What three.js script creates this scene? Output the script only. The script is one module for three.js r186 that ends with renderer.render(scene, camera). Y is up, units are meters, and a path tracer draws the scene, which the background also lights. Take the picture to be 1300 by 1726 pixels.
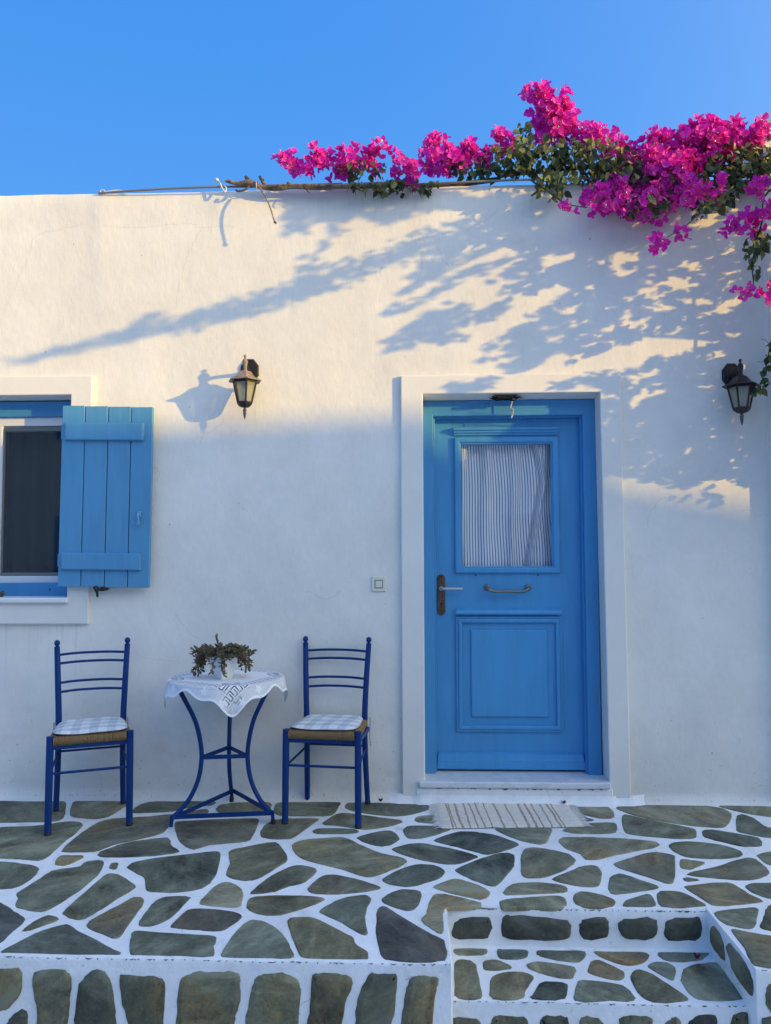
import * as THREE from 'three';
import { RoundedBoxGeometry } from 'three/addons/geometries/RoundedBoxGeometry.js';
import { mergeGeometries } from 'three/addons/utils/BufferGeometryUtils.js';
import { ImprovedNoise } from 'three/addons/math/ImprovedNoise.js';

// ---------- camera, sky, sun, exposure ----------
const scene = new THREE.Scene();
const camera = new THREE.PerspectiveCamera(67.32, 771 / 1024, 0.05, 1500);
camera.position.set(0, 1.349, 4.3);
camera.rotation.order = 'YXZ';
const DEG = Math.PI / 180;
camera.rotation.set(3.195 * DEG, 2.208 * DEG, -0.183 * DEG);

const sunDir = new THREE.Vector3(2.1, 0.4, 1).normalize();
const SUN = { color: [1, 0.64, 0.11], intensity: 4.7 };
const SKY = { low: [0.076, 0.331, 0.868], high: [0.057, 0.283, 0.816], zenith: [0.10, 0.31, 0.86], haze: [0.48, 0.50, 0.50], sunward: [2.2, 2.42, 2.4], aureole: [1.0, 0.8, 0.5], ground: [0.30, 0.29, 0.27] };
function skyColor(x, y, z, out) {
  const el = Math.asin(Math.max(-1, Math.min(1, y)));
  const c = x * sunDir.x + y * sunDir.y + z * sunDir.z;
  const m = Math.pow((1 + c) / 2, 5.3), glow = Math.pow((1 + c) / 2, 12);
  const e = Math.max(0, el);
  const a = THREE.MathUtils.smoothstep(e, 0.36, 0.68), b = THREE.MathUtils.smoothstep(e, 0.72, 1.4), h = Math.exp(-e / 0.13);
  for (let i = 0; i < 3; i++) {
    let v = SKY.low[i] + (SKY.high[i] - SKY.low[i]) * a + (SKY.zenith[i] - SKY.high[i]) * b;
    v = v * (1 - 0.6 * h) + SKY.haze[i] * h;
    v += (SKY.sunward[i] - v) * m + SKY.aureole[i] * glow;
    if (el < 0) v = v + (SKY.ground[i] - v) * Math.min(1, -el / 0.05);
    out[i] = v;
  }
}
{
  const W = 512, H = 256, d = new Float32Array(W * H * 4), o = [0, 0, 0];
  for (let j = 0; j < H; j++) for (let i = 0; i < W; i++) {
    const up = ((j + 0.5) / H - 0.5) * Math.PI, ro = ((i + 0.5) / W - 0.5) * 2 * Math.PI;
    skyColor(Math.cos(ro) * Math.cos(up), Math.sin(up), Math.sin(ro) * Math.cos(up), o);
    d.set([o[0], o[1], o[2], 1], (j * W + i) * 4);
  }
  const t = new THREE.DataTexture(d, W, H, THREE.RGBAFormat, THREE.FloatType);
  t.mapping = THREE.EquirectangularReflectionMapping; t.magFilter = t.minFilter = THREE.LinearFilter; t.needsUpdate = true;
  scene.background = t; scene.environment = t;
}
const sun = new THREE.DirectionalLight(new THREE.Color().setRGB(...SUN.color), SUN.intensity);
sun.target.position.set(0, 1.5, 0); sun.position.copy(sunDir).multiplyScalar(40).add(sun.target.position);
sun.castShadow = true; sun.shadow.mapSize.set(4096, 4096);
Object.assign(sun.shadow.camera, { left: -12, right: 12, top: 10, bottom: -10, near: 1, far: 90 });
sun.shadow.radius = 1; sun.shadow.bias = -0.0005;
scene.add(sun, sun.target);

const renderer = new THREE.WebGLRenderer({ antialias: true });
renderer.setSize(771, 1024);
renderer.toneMapping = THREE.LinearToneMapping;
renderer.toneMappingExposure = 1.06;
renderer.shadowMap.enabled = true; renderer.shadowMap.type = THREE.PCFSoftShadowMap;

// ---------- helpers ----------
function rng(seed) { let a = seed >>> 0; return () => { a = (a + 0x6D2B79F5) | 0; let t = Math.imul(a ^ (a >>> 15), 1 | a); t = (t + Math.imul(t ^ (t >>> 7), 61 | t)) ^ t; return ((t ^ (t >>> 14)) >>> 0) / 4294967296; }; }
const V = (x, y, z) => new THREE.Vector3(x, y, z);
const perlin = new ImprovedNoise();
const noise = (x, y, z = 0.37) => perlin.noise(x, y, z);
const used = new Map();
function numbered(name) { const n = used.get(name) ?? 0; used.set(name, n + 1); return n ? `${name}_${String(n).padStart(3, '0')}` : name; }
function shadowed(m) { m.castShadow = m.receiveShadow = true; return m; }
function thing(name, label, category, pos = [0, 0, 0], turn = 0, group) {
  const o = new THREE.Group(); o.name = numbered(name); o.position.set(...pos); o.rotation.y = turn;
  o.userData = { label, category }; if (group) o.userData.group = group;
  scene.add(o); return o;
}
function structure(name, geo, mat) { const m = shadowed(new THREE.Mesh(geo, mat)); m.name = numbered(name); m.userData.kind = 'structure'; scene.add(m); return m; }
function part(parent, name, geo, mat, label) { const m = shadowed(new THREE.Mesh(geo, mat)); m.name = numbered(name); if (label) m.userData.label = label; parent.add(m); return m; }
function group(parent, name, label) { const g = new THREE.Group(); g.name = numbered(name); if (label) g.userData.label = label; parent.add(g); return g; }
function copyOf(src, name, label, pos, turn) {
  const c = src.clone(); c.name = numbered(name); c.userData = { ...src.userData, label }; c.position.set(...pos); c.rotation.y = turn; scene.add(c); return c;
}
// texture coordinates in metres, from the side each triangle faces
function metric(geo, ox = 0, oy = 0) {
  const g = geo.index ? geo.toNonIndexed() : geo, p = g.attributes.position, uv = new Float32Array(p.count * 2);
  const a = V(), b = V(), c = V(), n = V();
  for (let i = 0; i < p.count; i += 3) {
    a.fromBufferAttribute(p, i); b.fromBufferAttribute(p, i + 1); c.fromBufferAttribute(p, i + 2);
    n.copy(b).sub(a).cross(c.clone().sub(a));
    const ax = Math.abs(n.x), ay = Math.abs(n.y), az = Math.abs(n.z);
    [a, b, c].forEach((q, k) => {
      const [u, v] = az >= ax && az >= ay ? [q.x, q.y] : ax >= ay ? [q.z, q.y] : [q.x, q.z];
      uv[(i + k) * 2] = u + ox; uv[(i + k) * 2 + 1] = v + oy;
    });
  }
  g.setAttribute('uv', new THREE.BufferAttribute(uv, 2));
  return g;
}
function merged(list) {
  const clean = list.map((g0) => { const g = g0.index ? g0.toNonIndexed() : g0; for (const k of Object.keys(g.attributes)) if (!['position', 'normal', 'uv'].includes(k)) g.deleteAttribute(k); return g; });
  return mergeGeometries(clean);
}
function box(x0, x1, y0, y1, z0, z1, r = 0.004) {
  const w = x1 - x0, h = y1 - y0, d = z1 - z0;
  const g = new RoundedBoxGeometry(w, h, d, 2, Math.min(r, w / 2.01, h / 2.01, d / 2.01));
  g.translate((x0 + x1) / 2, (y0 + y1) / 2, (z0 + z1) / 2);
  return metric(g);
}
function tube(pts, r, seg = 24, rad = 8, closed = false) {
  const c = new THREE.CatmullRomCurve3(pts.map((p) => V(...p)), closed, 'centripetal');
  return new THREE.TubeGeometry(c, seg, r, rad, closed);
}
// a rod whose radius changes along its length, closed at both ends
function taper(pts, radii, rad = 8, seg) {
  const c = new THREE.CatmullRomCurve3(pts.map((p) => V(...p)), false, 'centripetal'), n = seg ?? (pts.length - 1) * 5;
  const fr = c.computeFrenetFrames(n, false), pos = [], idx = [], uv = [];
  for (let i = 0; i <= n; i++) {
    const t = i / n, p = c.getPoint(t), k = t * (radii.length - 1), i0 = Math.min(radii.length - 2, Math.floor(k)), r = radii[i0] + (radii[i0 + 1] - radii[i0]) * (k - i0);
    const N = fr.normals[i], B = fr.binormals[i];
    for (let j = 0; j <= rad; j++) {
      const a = (j / rad) * Math.PI * 2;
      pos.push(p.x + (N.x * Math.cos(a) + B.x * Math.sin(a)) * r, p.y + (N.y * Math.cos(a) + B.y * Math.sin(a)) * r, p.z + (N.z * Math.cos(a) + B.z * Math.sin(a)) * r);
      uv.push(j / rad * 0.1, t);
    }
  }
  for (let i = 0; i < n; i++) for (let j = 0; j < rad; j++) { const a = i * (rad + 1) + j, b = a + rad + 1; idx.push(a, b, a + 1, b, b + 1, a + 1); }
  for (const [row, flip] of [[0, false], [n, true]]) {
    const p = c.getPoint(row / n), m = pos.length / 3; pos.push(p.x, p.y, p.z); uv.push(0, 0);
    for (let j = 0; j < rad; j++) { const a = row * (rad + 1) + j; flip ? idx.push(m, a, a + 1) : idx.push(m, a + 1, a); }
  }
  const g = new THREE.BufferGeometry();
  g.setAttribute('position', new THREE.Float32BufferAttribute(pos, 3)); g.setAttribute('uv', new THREE.Float32BufferAttribute(uv, 2)); g.setIndex(idx); g.computeVertexNormals();
  return g;
}
function lathe(prof, seg = 24, flat = false) {
  const g = new THREE.LatheGeometry(prof.map(([r, y]) => new THREE.Vector2(r, y)), seg);
  if (!flat) return g;
  const n = g.toNonIndexed(); n.computeVertexNormals(); return n;
}
// flat ring or U of rectangular outline, extruded from z0 to z1 with a bevelled front
function ring(o, i, z0, z1, bevel = 0.004, open = false) {
  const s = new THREE.Shape();
  if (open) {
    [[o[0], o[2]], [i[0], o[2]], [i[0], i[3]], [i[1], i[3]], [i[1], o[2]], [o[1], o[2]], [o[1], o[3]], [o[0], o[3]]].forEach(([x, y], k) => k ? s.lineTo(x, y) : s.moveTo(x, y));
  } else {
    s.moveTo(o[0], o[2]); s.lineTo(o[1], o[2]); s.lineTo(o[1], o[3]); s.lineTo(o[0], o[3]);
    const h = new THREE.Path(); h.moveTo(i[0], i[2]); h.lineTo(i[0], i[3]); h.lineTo(i[1], i[3]); h.lineTo(i[1], i[2]); s.holes.push(h);
  }
  const g = new THREE.ExtrudeGeometry(s, { depth: z1 - z0 - bevel, bevelEnabled: bevel > 0, bevelThickness: bevel, bevelSize: bevel, bevelOffset: -bevel, bevelSegments: 2 });
  g.translate(0, 0, z0);
  return metric(g);
}
// profile [[z, y] ...] swept along x
function moulding(prof, x0, x1, cut = 0) {
  const s = new THREE.Shape(); prof.forEach(([z, y], k) => k ? s.lineTo(z, y) : s.moveTo(z, y));
  const g = new THREE.ExtrudeGeometry(s, { depth: x1 - x0, bevelEnabled: false });
  const p = g.attributes.position; const z0 = Math.min(...prof.map((q) => q[0]));
  for (let i = 0; i < p.count; i++) { // shape x -> z, extrusion -> x, ends cut back where the profile is thin
    const z = p.getX(i), y = p.getY(i), e = p.getZ(i), t = e / (x1 - x0);
    const x = x0 + e + (t < 0.5 ? 1 : -1) * cut * (1 - (z - z0) / 0.04);
    p.setXYZ(i, x, y, z);
  }
  const ix = g.index ? g : g; const q = ix.attributes.position.array; // mirrored axes: turn the triangles round
  for (let i = 0; i < q.length; i += 9) for (let k = 0; k < 3; k++) { const t = q[i + 3 + k]; q[i + 3 + k] = q[i + 6 + k]; q[i + 6 + k] = t; }
  g.computeVertexNormals();
  return metric(g);
}

// ---------- textures ----------
function lattice(size, cx, cy, seed) {
  const r = rng(seed), L = new Float32Array(cx * cy); for (let i = 0; i < L.length; i++) L[i] = r() * 2 - 1;
  const out = new Float32Array(size * size), sx = new Float32Array(size), ix = new Int32Array(size);
  for (let i = 0; i < size; i++) { const f = (i / size) * cx; ix[i] = Math.floor(f); const t = f - ix[i]; sx[i] = t * t * (3 - 2 * t); }
  for (let j = 0; j < size; j++) {
    const f = (j / size) * cy, y0 = Math.floor(f), t = f - y0, s = t * t * (3 - 2 * t), r0 = (y0 % cy) * cx, r1 = ((y0 + 1) % cy) * cx;
    for (let i = 0; i < size; i++) {
      const x0 = ix[i] % cx, x1 = (ix[i] + 1) % cx, k = sx[i];
      const a = L[r0 + x0] + (L[r0 + x1] - L[r0 + x0]) * k, b = L[r1 + x0] + (L[r1 + x1] - L[r1 + x0]) * k;
      out[j * size + i] = a + (b - a) * s;
    }
  }
  return out;
}
function layers(size, list, seed) { // list of [cells x, cells y, weight]
  const out = new Float32Array(size * size);
  list.forEach(([cx, cy, w], k) => { const l = lattice(size, cx, cy, seed + k * 101); for (let i = 0; i < out.length; i++) out[i] += l[i] * w; });
  return out;
}
function image(size, fn, srgb = false) {
  const d = new Uint8Array(size * size * 4), c = [0, 0, 0];
  for (let i = 0; i < size * size; i++) { fn(i, c); d[i * 4] = Math.max(0, Math.min(255, c[0] * 255)); d[i * 4 + 1] = Math.max(0, Math.min(255, c[1] * 255)); d[i * 4 + 2] = Math.max(0, Math.min(255, c[2] * 255)); d[i * 4 + 3] = 255; }
  const t = new THREE.DataTexture(d, size, size, THREE.RGBAFormat);
  t.wrapS = t.wrapT = THREE.RepeatWrapping; t.magFilter = THREE.LinearFilter; t.minFilter = THREE.LinearMipmapLinearFilter; t.generateMipmaps = true;
  if (srgb) t.colorSpace = THREE.SRGBColorSpace; t.needsUpdate = true; return t;
}
function grey(size, f, mid = 0.5, amp = 0.5) { return image(size, (i, c) => { c[0] = c[1] = c[2] = mid + f[i] * amp; }); }
function every(t, m) { const c = t.clone(); c.repeat.set(1 / m, 1 / m); c.needsUpdate = true; return c; }
const lin = (r, g, b) => new THREE.Color().setRGB(r, g, b);
const std = (o) => new THREE.MeshStandardMaterial(o);
const phys = (o) => new THREE.MeshPhysicalMaterial(o);

const plasterH = layers(2048, [[6, 6, 0.30], [14, 12, 0.26], [30, 26, 0.2], [64, 50, 0.15], [120, 70, 0.11], [260, 90, 0.085], [420, 300, 0.05], [700, 700, 0.03]], 11);
for (let i = 0; i < plasterH.length; i++) plasterH[i] *= 0.8;
const plasterBump = grey(2048, plasterH);
const plasterTone = (() => {
  const f = layers(1024, [[5, 5, 0.4], [13, 11, 0.3], [40, 34, 0.2], [130, 110, 0.12], [400, 400, 0.08]], 31);
  return image(1024, (i, c) => { const v = 0.955 + f[i] * 0.055; c[0] = v; c[1] = v * 0.998; c[2] = v * (0.992 + f[(i * 7) % f.length] * 0.004); });
})();
const M = {};
// the house wall's own coat: cloudy whitewash, splash dirt near the ground, drips below the sill, scuffs
const wallCoat = (() => {
  const S = 2048, P = 4.7, f = layers(S, [[5, 5, 0.35], [12, 10, 0.28], [28, 26, 0.2], [70, 60, 0.14], [210, 190, 0.1], [600, 600, 0.07]], 331);
  const cv = document.createElement('canvas'); cv.width = cv.height = S; const c = cv.getContext('2d');
  const im = c.createImageData(S, S);
  for (let i = 0; i < S * S; i++) { const v = 0.955 + f[i] * 0.065; im.data[i * 4] = Math.min(255, 255 * v); im.data[i * 4 + 1] = Math.min(255, 254 * v); im.data[i * 4 + 2] = Math.min(255, 252 * v); im.data[i * 4 + 3] = 255; }
  c.putImageData(im, 0, 0);
  const X = (x) => ((x + 2.7) / P) * S, Y = (y) => S - (y / P) * S, k = S / P, r = rng(337);
  for (let i = 0; i < 1500; i++) { const y = 0.02 + 0.5 * Math.pow(r(), 2.6), x = -2.6 + 4.6 * r(); if (x > -0.08 && x < 1.15) continue; c.fillStyle = `rgba(${96 + 50 * r()},${94 + 46 * r()},${88 + 42 * r()},${0.05 + 0.30 * r() * r()})`; c.beginPath(); c.ellipse(X(x), Y(y), (0.0012 + 0.006 * r() * r()) * k, (0.0012 + 0.008 * r() * r()) * k, 0, 0, 7); c.fill(); }
  for (let i = 0; i < 170; i++) { const y = 0.03 + 0.55 * Math.pow(r(), 1.8), x = -2.6 + 4.6 * r(), w = (0.03 + 0.10 * r()) * k, h = (0.015 + 0.05 * r()) * k, g = c.createRadialGradient(0, 0, 0, 0, 0, 1); g.addColorStop(0, `rgba(128,122,108,${0.015 + 0.03 * r()})`); g.addColorStop(1, 'rgba(128,122,108,0)'); c.save(); c.translate(X(x), Y(y)); c.scale(w, h); c.fillStyle = g; c.beginPath(); c.arc(0, 0, 1, 0, 7); c.fill(); c.restore(); }
  const streak = (x, y, len, w, al) => { const g = c.createLinearGradient(0, Y(y), 0, Y(y - len)); g.addColorStop(0, `rgba(120,114,100,${al})`); g.addColorStop(1, 'rgba(120,114,100,0)'); c.fillStyle = g; c.fillRect(X(x), Y(y), w * k, len * k); };
  for (let i = 0; i < 26; i++) streak(-2.6 + 0.75 * r(), 0.97, 0.1 + 0.5 * r(), 0.003 + 0.012 * r(), 0.03 + 0.07 * r());
  for (let i = 0; i < 60; i++) streak(-2.6 + 4.6 * r(), 3.40, 0.05 + 0.45 * r() * r(), 0.004 + 0.03 * r(), 0.02 + 0.045 * r());
  for (let i = 0; i < 10; i++) streak(-0.99 + 0.11 * r(), 2.36, 0.1 + 0.3 * r(), 0.003 + 0.01 * r(), 0.05);
  c.lineCap = 'round';
  for (let i = 0; i < 26; i++) { let x = -2.6 + 4.6 * r(), y = 0.1 + 3.2 * r(), a = r() * 6.28; c.strokeStyle = `rgba(120,112,100,${0.10 + 0.16 * r()})`; c.lineWidth = 0.8 + 0.7 * r(); c.beginPath(); c.moveTo(X(x), Y(y)); for (let j = 0; j < 16; j++) { a += (r() - 0.5) * 1.1; x += Math.cos(a) * 0.014; y += Math.sin(a) * 0.014; c.lineTo(X(x), Y(y)); } c.stroke(); }
  for (let i = 0; i < 40; i++) { c.fillStyle = `rgba(90,86,80,${0.2 + 0.4 * r()})`; c.fillRect(X(-2.6 + 4.6 * r()), Y(0.2 + 3 * r()), 1 + 3 * r(), 1 + 3 * r()); }
  const t = new THREE.CanvasTexture(cv); t.wrapS = t.wrapT = THREE.RepeatWrapping; t.colorSpace = THREE.SRGBColorSpace; t.repeat.set(1 / P, 1 / P); t.offset.set(2.7 / P, 0); return t;
})();
M.wall = std({ color: lin(0.89, 0.868, 0.815), roughness: 0.94, map: wallCoat, bumpMap: every(plasterBump, 2.4), bumpScale: 0.005 });
M.plaster = std({ color: lin(0.87, 0.855, 0.82), roughness: 0.94, map: every(plasterTone, 3.1), bumpMap: every(plasterBump, 2.4), bumpScale: 0.005 });
M.trimPlaster = std({ color: lin(0.84, 0.815, 0.765), roughness: 0.9, map: every(plasterTone, 1.7), bumpMap: every(plasterBump, 1.9), bumpScale: 0.0022 });
// limewash over the paving: thick, brushed, with grey scuffs, dust and fine cracks
const limeCoat = (() => {
  const S = 1024, P = 1.9, f = layers(S, [[4, 4, 0.3], [11, 11, 0.3], [30, 30, 0.22], [80, 80, 0.16], [240, 240, 0.12]], 351);
  const cv = document.createElement('canvas'); cv.width = cv.height = S; const c = cv.getContext('2d'), im = c.createImageData(S, S), r = rng(353), k = S / P;
  for (let i = 0; i < S * S; i++) { const v = 0.965 + f[i] * 0.07 - 0.10 * Math.max(0, f[i] * -1 - 0.35); im.data[i * 4] = Math.min(255, 253 * v); im.data[i * 4 + 1] = Math.min(255, 254 * v); im.data[i * 4 + 2] = Math.min(255, 255 * v); im.data[i * 4 + 3] = 255; }
  c.putImageData(im, 0, 0);
  for (let i = 0; i < 900; i++) { c.fillStyle = `rgba(${80 + 50 * r()},${80 + 48 * r()},${76 + 44 * r()},${0.08 + 0.35 * r() * r()})`; c.beginPath(); c.ellipse(r() * S, r() * S, 0.6 + 2.6 * r() * r(), 0.6 + 1.8 * r() * r(), r() * 3, 0, 7); c.fill(); }
  for (let i = 0; i < 60; i++) { const g = c.createRadialGradient(0, 0, 0, 0, 0, 1); g.addColorStop(0, `rgba(120,122,120,${0.05 + 0.12 * r()})`); g.addColorStop(1, 'rgba(120,122,120,0)'); c.save(); c.translate(r() * S, r() * S); c.rotate(r() * 3); c.scale((0.02 + 0.07 * r()) * k, (0.008 + 0.03 * r()) * k); c.fillStyle = g; c.beginPath(); c.arc(0, 0, 1, 0, 7); c.fill(); c.restore(); }
  for (let i = 0; i < 70; i++) { let x = r() * S, y = r() * S, a = r() * 6.28; c.strokeStyle = `rgba(96,98,100,${0.18 + 0.3 * r()})`; c.lineWidth = 0.7 + 0.8 * r(); c.beginPath(); c.moveTo(x, y); for (let j = 0; j < 9; j++) { a += (r() - 0.5) * 1.4; x += Math.cos(a) * 7; y += Math.sin(a) * 7; c.lineTo(x, y); } c.stroke(); }
  const t = new THREE.CanvasTexture(cv); t.wrapS = t.wrapT = THREE.RepeatWrapping; t.colorSpace = THREE.SRGBColorSpace; t.repeat.set(1 / P, 1 / P); return t;
})();
M.limewash = std({ color: lin(0.935, 0.94, 0.945), roughness: 0.88, map: limeCoat, bumpMap: every(plasterBump, 0.9), bumpScale: 0.006 });
const brushH = layers(1024, [[10, 4, 0.3], [60, 8, 0.3], [200, 12, 0.3], [420, 30, 0.15], [300, 300, 0.1]], 57);
const brush = grey(1024, brushH, 0.5, 0.45);
const woodTone = (() => { const f = layers(1024, [[4, 3, 0.45], [24, 5, 0.25], [120, 8, 0.2], [300, 300, 0.12]], 71); return image(1024, (i, c) => { const v = 0.92 + f[i] * 0.17; c[0] = v * (1 - f[i] * 0.05); c[1] = v; c[2] = v; }); })();
const paint = (r, g, b, rough = 0.5, scale = 0.0006) => std({ color: lin(r, g, b), roughness: rough, map: every(woodTone, 0.9), bumpMap: every(brush, 0.5), bumpScale: scale });
M.doorBlue = paint(0.072, 0.335, 0.645, 0.46);
M.shutterBlue = paint(0.098, 0.325, 0.56, 0.5);
M.frameBlue = paint(0.060, 0.295, 0.60, 0.48);
M.chairBlue = phys({ color: lin(0.0025, 0.038, 0.185), roughness: 0.42, specularIntensity: 0.45, map: every(woodTone, 0.4), bumpMap: every(brush, 0.3), bumpScale: 0.0003 });
M.black = std({ color: lin(0.012, 0.011, 0.012), roughness: 0.5 });
M.dark = std({ color: lin(0.02, 0.02, 0.022), roughness: 0.8 });
M.marble = (() => { const f = layers(512, [[3, 3, 0.5], [7, 8, 0.3], [20, 18, 0.2], [90, 90, 0.1]], 83); return std({ color: lin(0.74, 0.75, 0.76), roughness: 0.42, map: every(image(512, (i, c) => { const v = 0.95 - 0.22 * Math.max(0, 0.12 - Math.abs(f[i])) / 0.12 * 0.6 + f[i] * 0.05; c[0] = v * 0.985; c[1] = v; c[2] = v * 1.01; }), 0.8) }); })();
// ---------- the white house ----------
const wallWave = (x, y) => 0.0045 * noise(x * 1.3, y * 1.1, 3.1) + 0.0032 * noise(x * 3.4 + 7, y * 2.7, 9.2) + 0.0014 * noise(x * 8, y * 6, 1.7)
  + 0.004 * Math.exp(-(((x + 1.82) / 0.05) ** 2)) * THREE.MathUtils.smoothstep(y, 2.5, 3.2) - 0.004 * Math.exp(-(((y - 3.30 - 0.02 * x) / 0.06) ** 2)) * THREE.MathUtils.smoothstep(-x, 0.7, 1.5);
// a sheet over the rectangle that leaves out the holes; fn maps (u, v) to a point
function sheet(us, vs, holes, fn) {
  const pos = [], idx = [], uv = [], at = new Map();
  const id = (i, j) => { const k = i * 100000 + j; if (!at.has(k)) { const p = fn(us[i], vs[j]); at.set(k, pos.length / 3); pos.push(...p); uv.push(us[i], vs[j]); } return at.get(k); };
  for (let i = 0; i < us.length - 1; i++) for (let j = 0; j < vs.length - 1; j++) {
    const u = (us[i] + us[i + 1]) / 2, v = (vs[j] + vs[j + 1]) / 2;
    if (holes.some((h) => u > h[0] && u < h[1] && v > h[2] && v < h[3])) continue;
    const a = id(i, j), b = id(i + 1, j), c = id(i + 1, j + 1), d = id(i, j + 1); idx.push(a, b, c, a, c, d);
  }
  const g = new THREE.BufferGeometry();
  g.setAttribute('position', new THREE.Float32BufferAttribute(pos, 3)); g.setAttribute('uv', new THREE.Float32BufferAttribute(uv, 2)); g.setIndex(idx); g.computeVertexNormals();
  return g;
}
function steps(a, b, n, extra = []) { const s = new Set(extra.filter((v) => v > a && v < b)); for (let i = 0; i <= n; i++) s.add(a + ((b - a) * i) / n); return [...s].sort((p, q) => p - q); }

const house = thing('white_house', 'low whitewashed house with a blue door and a blue window shutter', 'house');
{
  const holes = [[0.0, 1.07, -1, 2.29], [-3.05, -1.92, 1.05, 2.31]];
  const us = steps(-6, 1.95, 240, [0, 1.07, -3.05, -1.92]), vs = [...steps(-0.02, 0.08, 6), ...steps(0.08, 3.40, 100, [1.05, 2.29, 2.31]).slice(1), 3.415, 3.43, 3.445, 3.46, 3.475, 3.5, 3.56, 3.64, 3.72, 3.9];
  part(house, 'wall', sheet(us, vs, holes, (x, v) => {
    const w = wallWave(x, v), lip = 0.006 * noise(x * 1.7, 4.4) + 0.004 * noise(x * 6, 8.8);
    if (v <= 3.40) return [x, v, w + 0.045 * Math.pow(Math.max(0, 1 - v / 0.055), 2)];
    const s = v - 3.40; // over the rounded top and back
    const r = 0.035, a = Math.min(s / r, Math.PI / 2);
    if (s < r * Math.PI / 2) return [x, 3.431 + lip + r * Math.sin(a), w - r * (1 - Math.cos(a))];
    const back = s - r * Math.PI / 2; return back < 0.22 ? [x, 3.431 + lip + r, w - r - back] : [x, 3.431 + lip + r - (back - 0.22), w - r - 0.22];
  }), M.wall);
  part(house, 'flat_roof', metric(new THREE.BoxGeometry(8, 0.2, 6).translate(-2, 3.1, -3.25)), M.limewash);
  part(house, 'side_wall', metric(new THREE.BoxGeometry(0.25, 3.6, 6).translate(-6.13, 1.6, -3.0)), M.plaster);
  // room behind door and window, so that the panes look into darkness
  part(house, 'inner_room', merged([
    metric(new THREE.BoxGeometry(7.6, 0.1, 3).translate(-2.1, 2.9, -2.0)), metric(new THREE.BoxGeometry(7.6, 0.1, 3).translate(-2.1, -0.06, -2.0)),
    metric(new THREE.BoxGeometry(7.6, 3.2, 0.1).translate(-2.1, 1.4, -3.4)), metric(new THREE.BoxGeometry(0.1, 3.2, 3).translate(-5.9, 1.4, -2)), metric(new THREE.BoxGeometry(0.1, 3.2, 3).translate(1.7, 1.4, -2)),
  ]), std({ color: lin(0.25, 0.24, 0.22), roughness: 0.9 }));
}
// raised plaster bands round the door and the window; their inner sides are the reveals
part(house, 'door_surround', (() => { const g = ring([-0.078, 1.145, -0.01, 2.356], [0.047, 1.030, -0.01, 2.2495], -0.24, 0.026, 0.006, true); 
  const p = g.attributes.position; for (let i = 0; i < p.count; i++) { const x = p.getX(i), y = p.getY(i), z = p.getZ(i); let nx = x, nz = z; if (x > 0.9) nx += 0.012 * (1 - y / 2.3); if (z > 0) nz += 0.002 * noise(x * 5, y * 3); p.setXYZ(i, nx, y > 2.2 && y < 2.3 ? y + Math.min(0, z - 0.02) * 0.09 : y, nz); } g.computeVertexNormals(); return g; })(), M.trimPlaster);
part(house, 'window_surround', ring([-3.16, -1.838, 0.966, 2.379], [-3.04, -1.962, 1.085, 2.269], -0.24, 0.026, 0.006), M.trimPlaster);
part(house, 'door_sill', (() => { const g = box(0.010, 1.045, 0.086, 0.121, -0.24, 0.052, 0.010); return g; })(), M.marble);
part(house, 'sill_base', box(-0.005, 1.06, -0.02, 0.085, -0.1, 0.034, 0.012), M.limewash);
part(house, 'window_sill', box(-3.07, -1.948, 1.083, 1.116, -0.2, 0.05, 0.012), std({ color: lin(0.8, 0.8, 0.8), roughness: 0.5 }));
// plaster fillet where wall, surround and sill meet the terrace
part(house, 'fillet', sheet(steps(-0.17, 1.24, 70), [0, 0.006, 0.014, 0.024, 0.036, 0.05], [], (x, y) => { const k = 1 - y / 0.05, mid = x > -0.005 && x < 1.06 ? 0.012 : 0; const s = Math.min(1, Math.max(0, (x + 0.17) / 0.08)) * Math.min(1, Math.max(0, (1.24 - x) / 0.08)); return [x, y - 0.002, 0.024 * s + mid + (0.043 + 0.004 * s) * k * k + 0.003 * noise(x * 9, y * 20)]; }), M.limewash);
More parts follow.
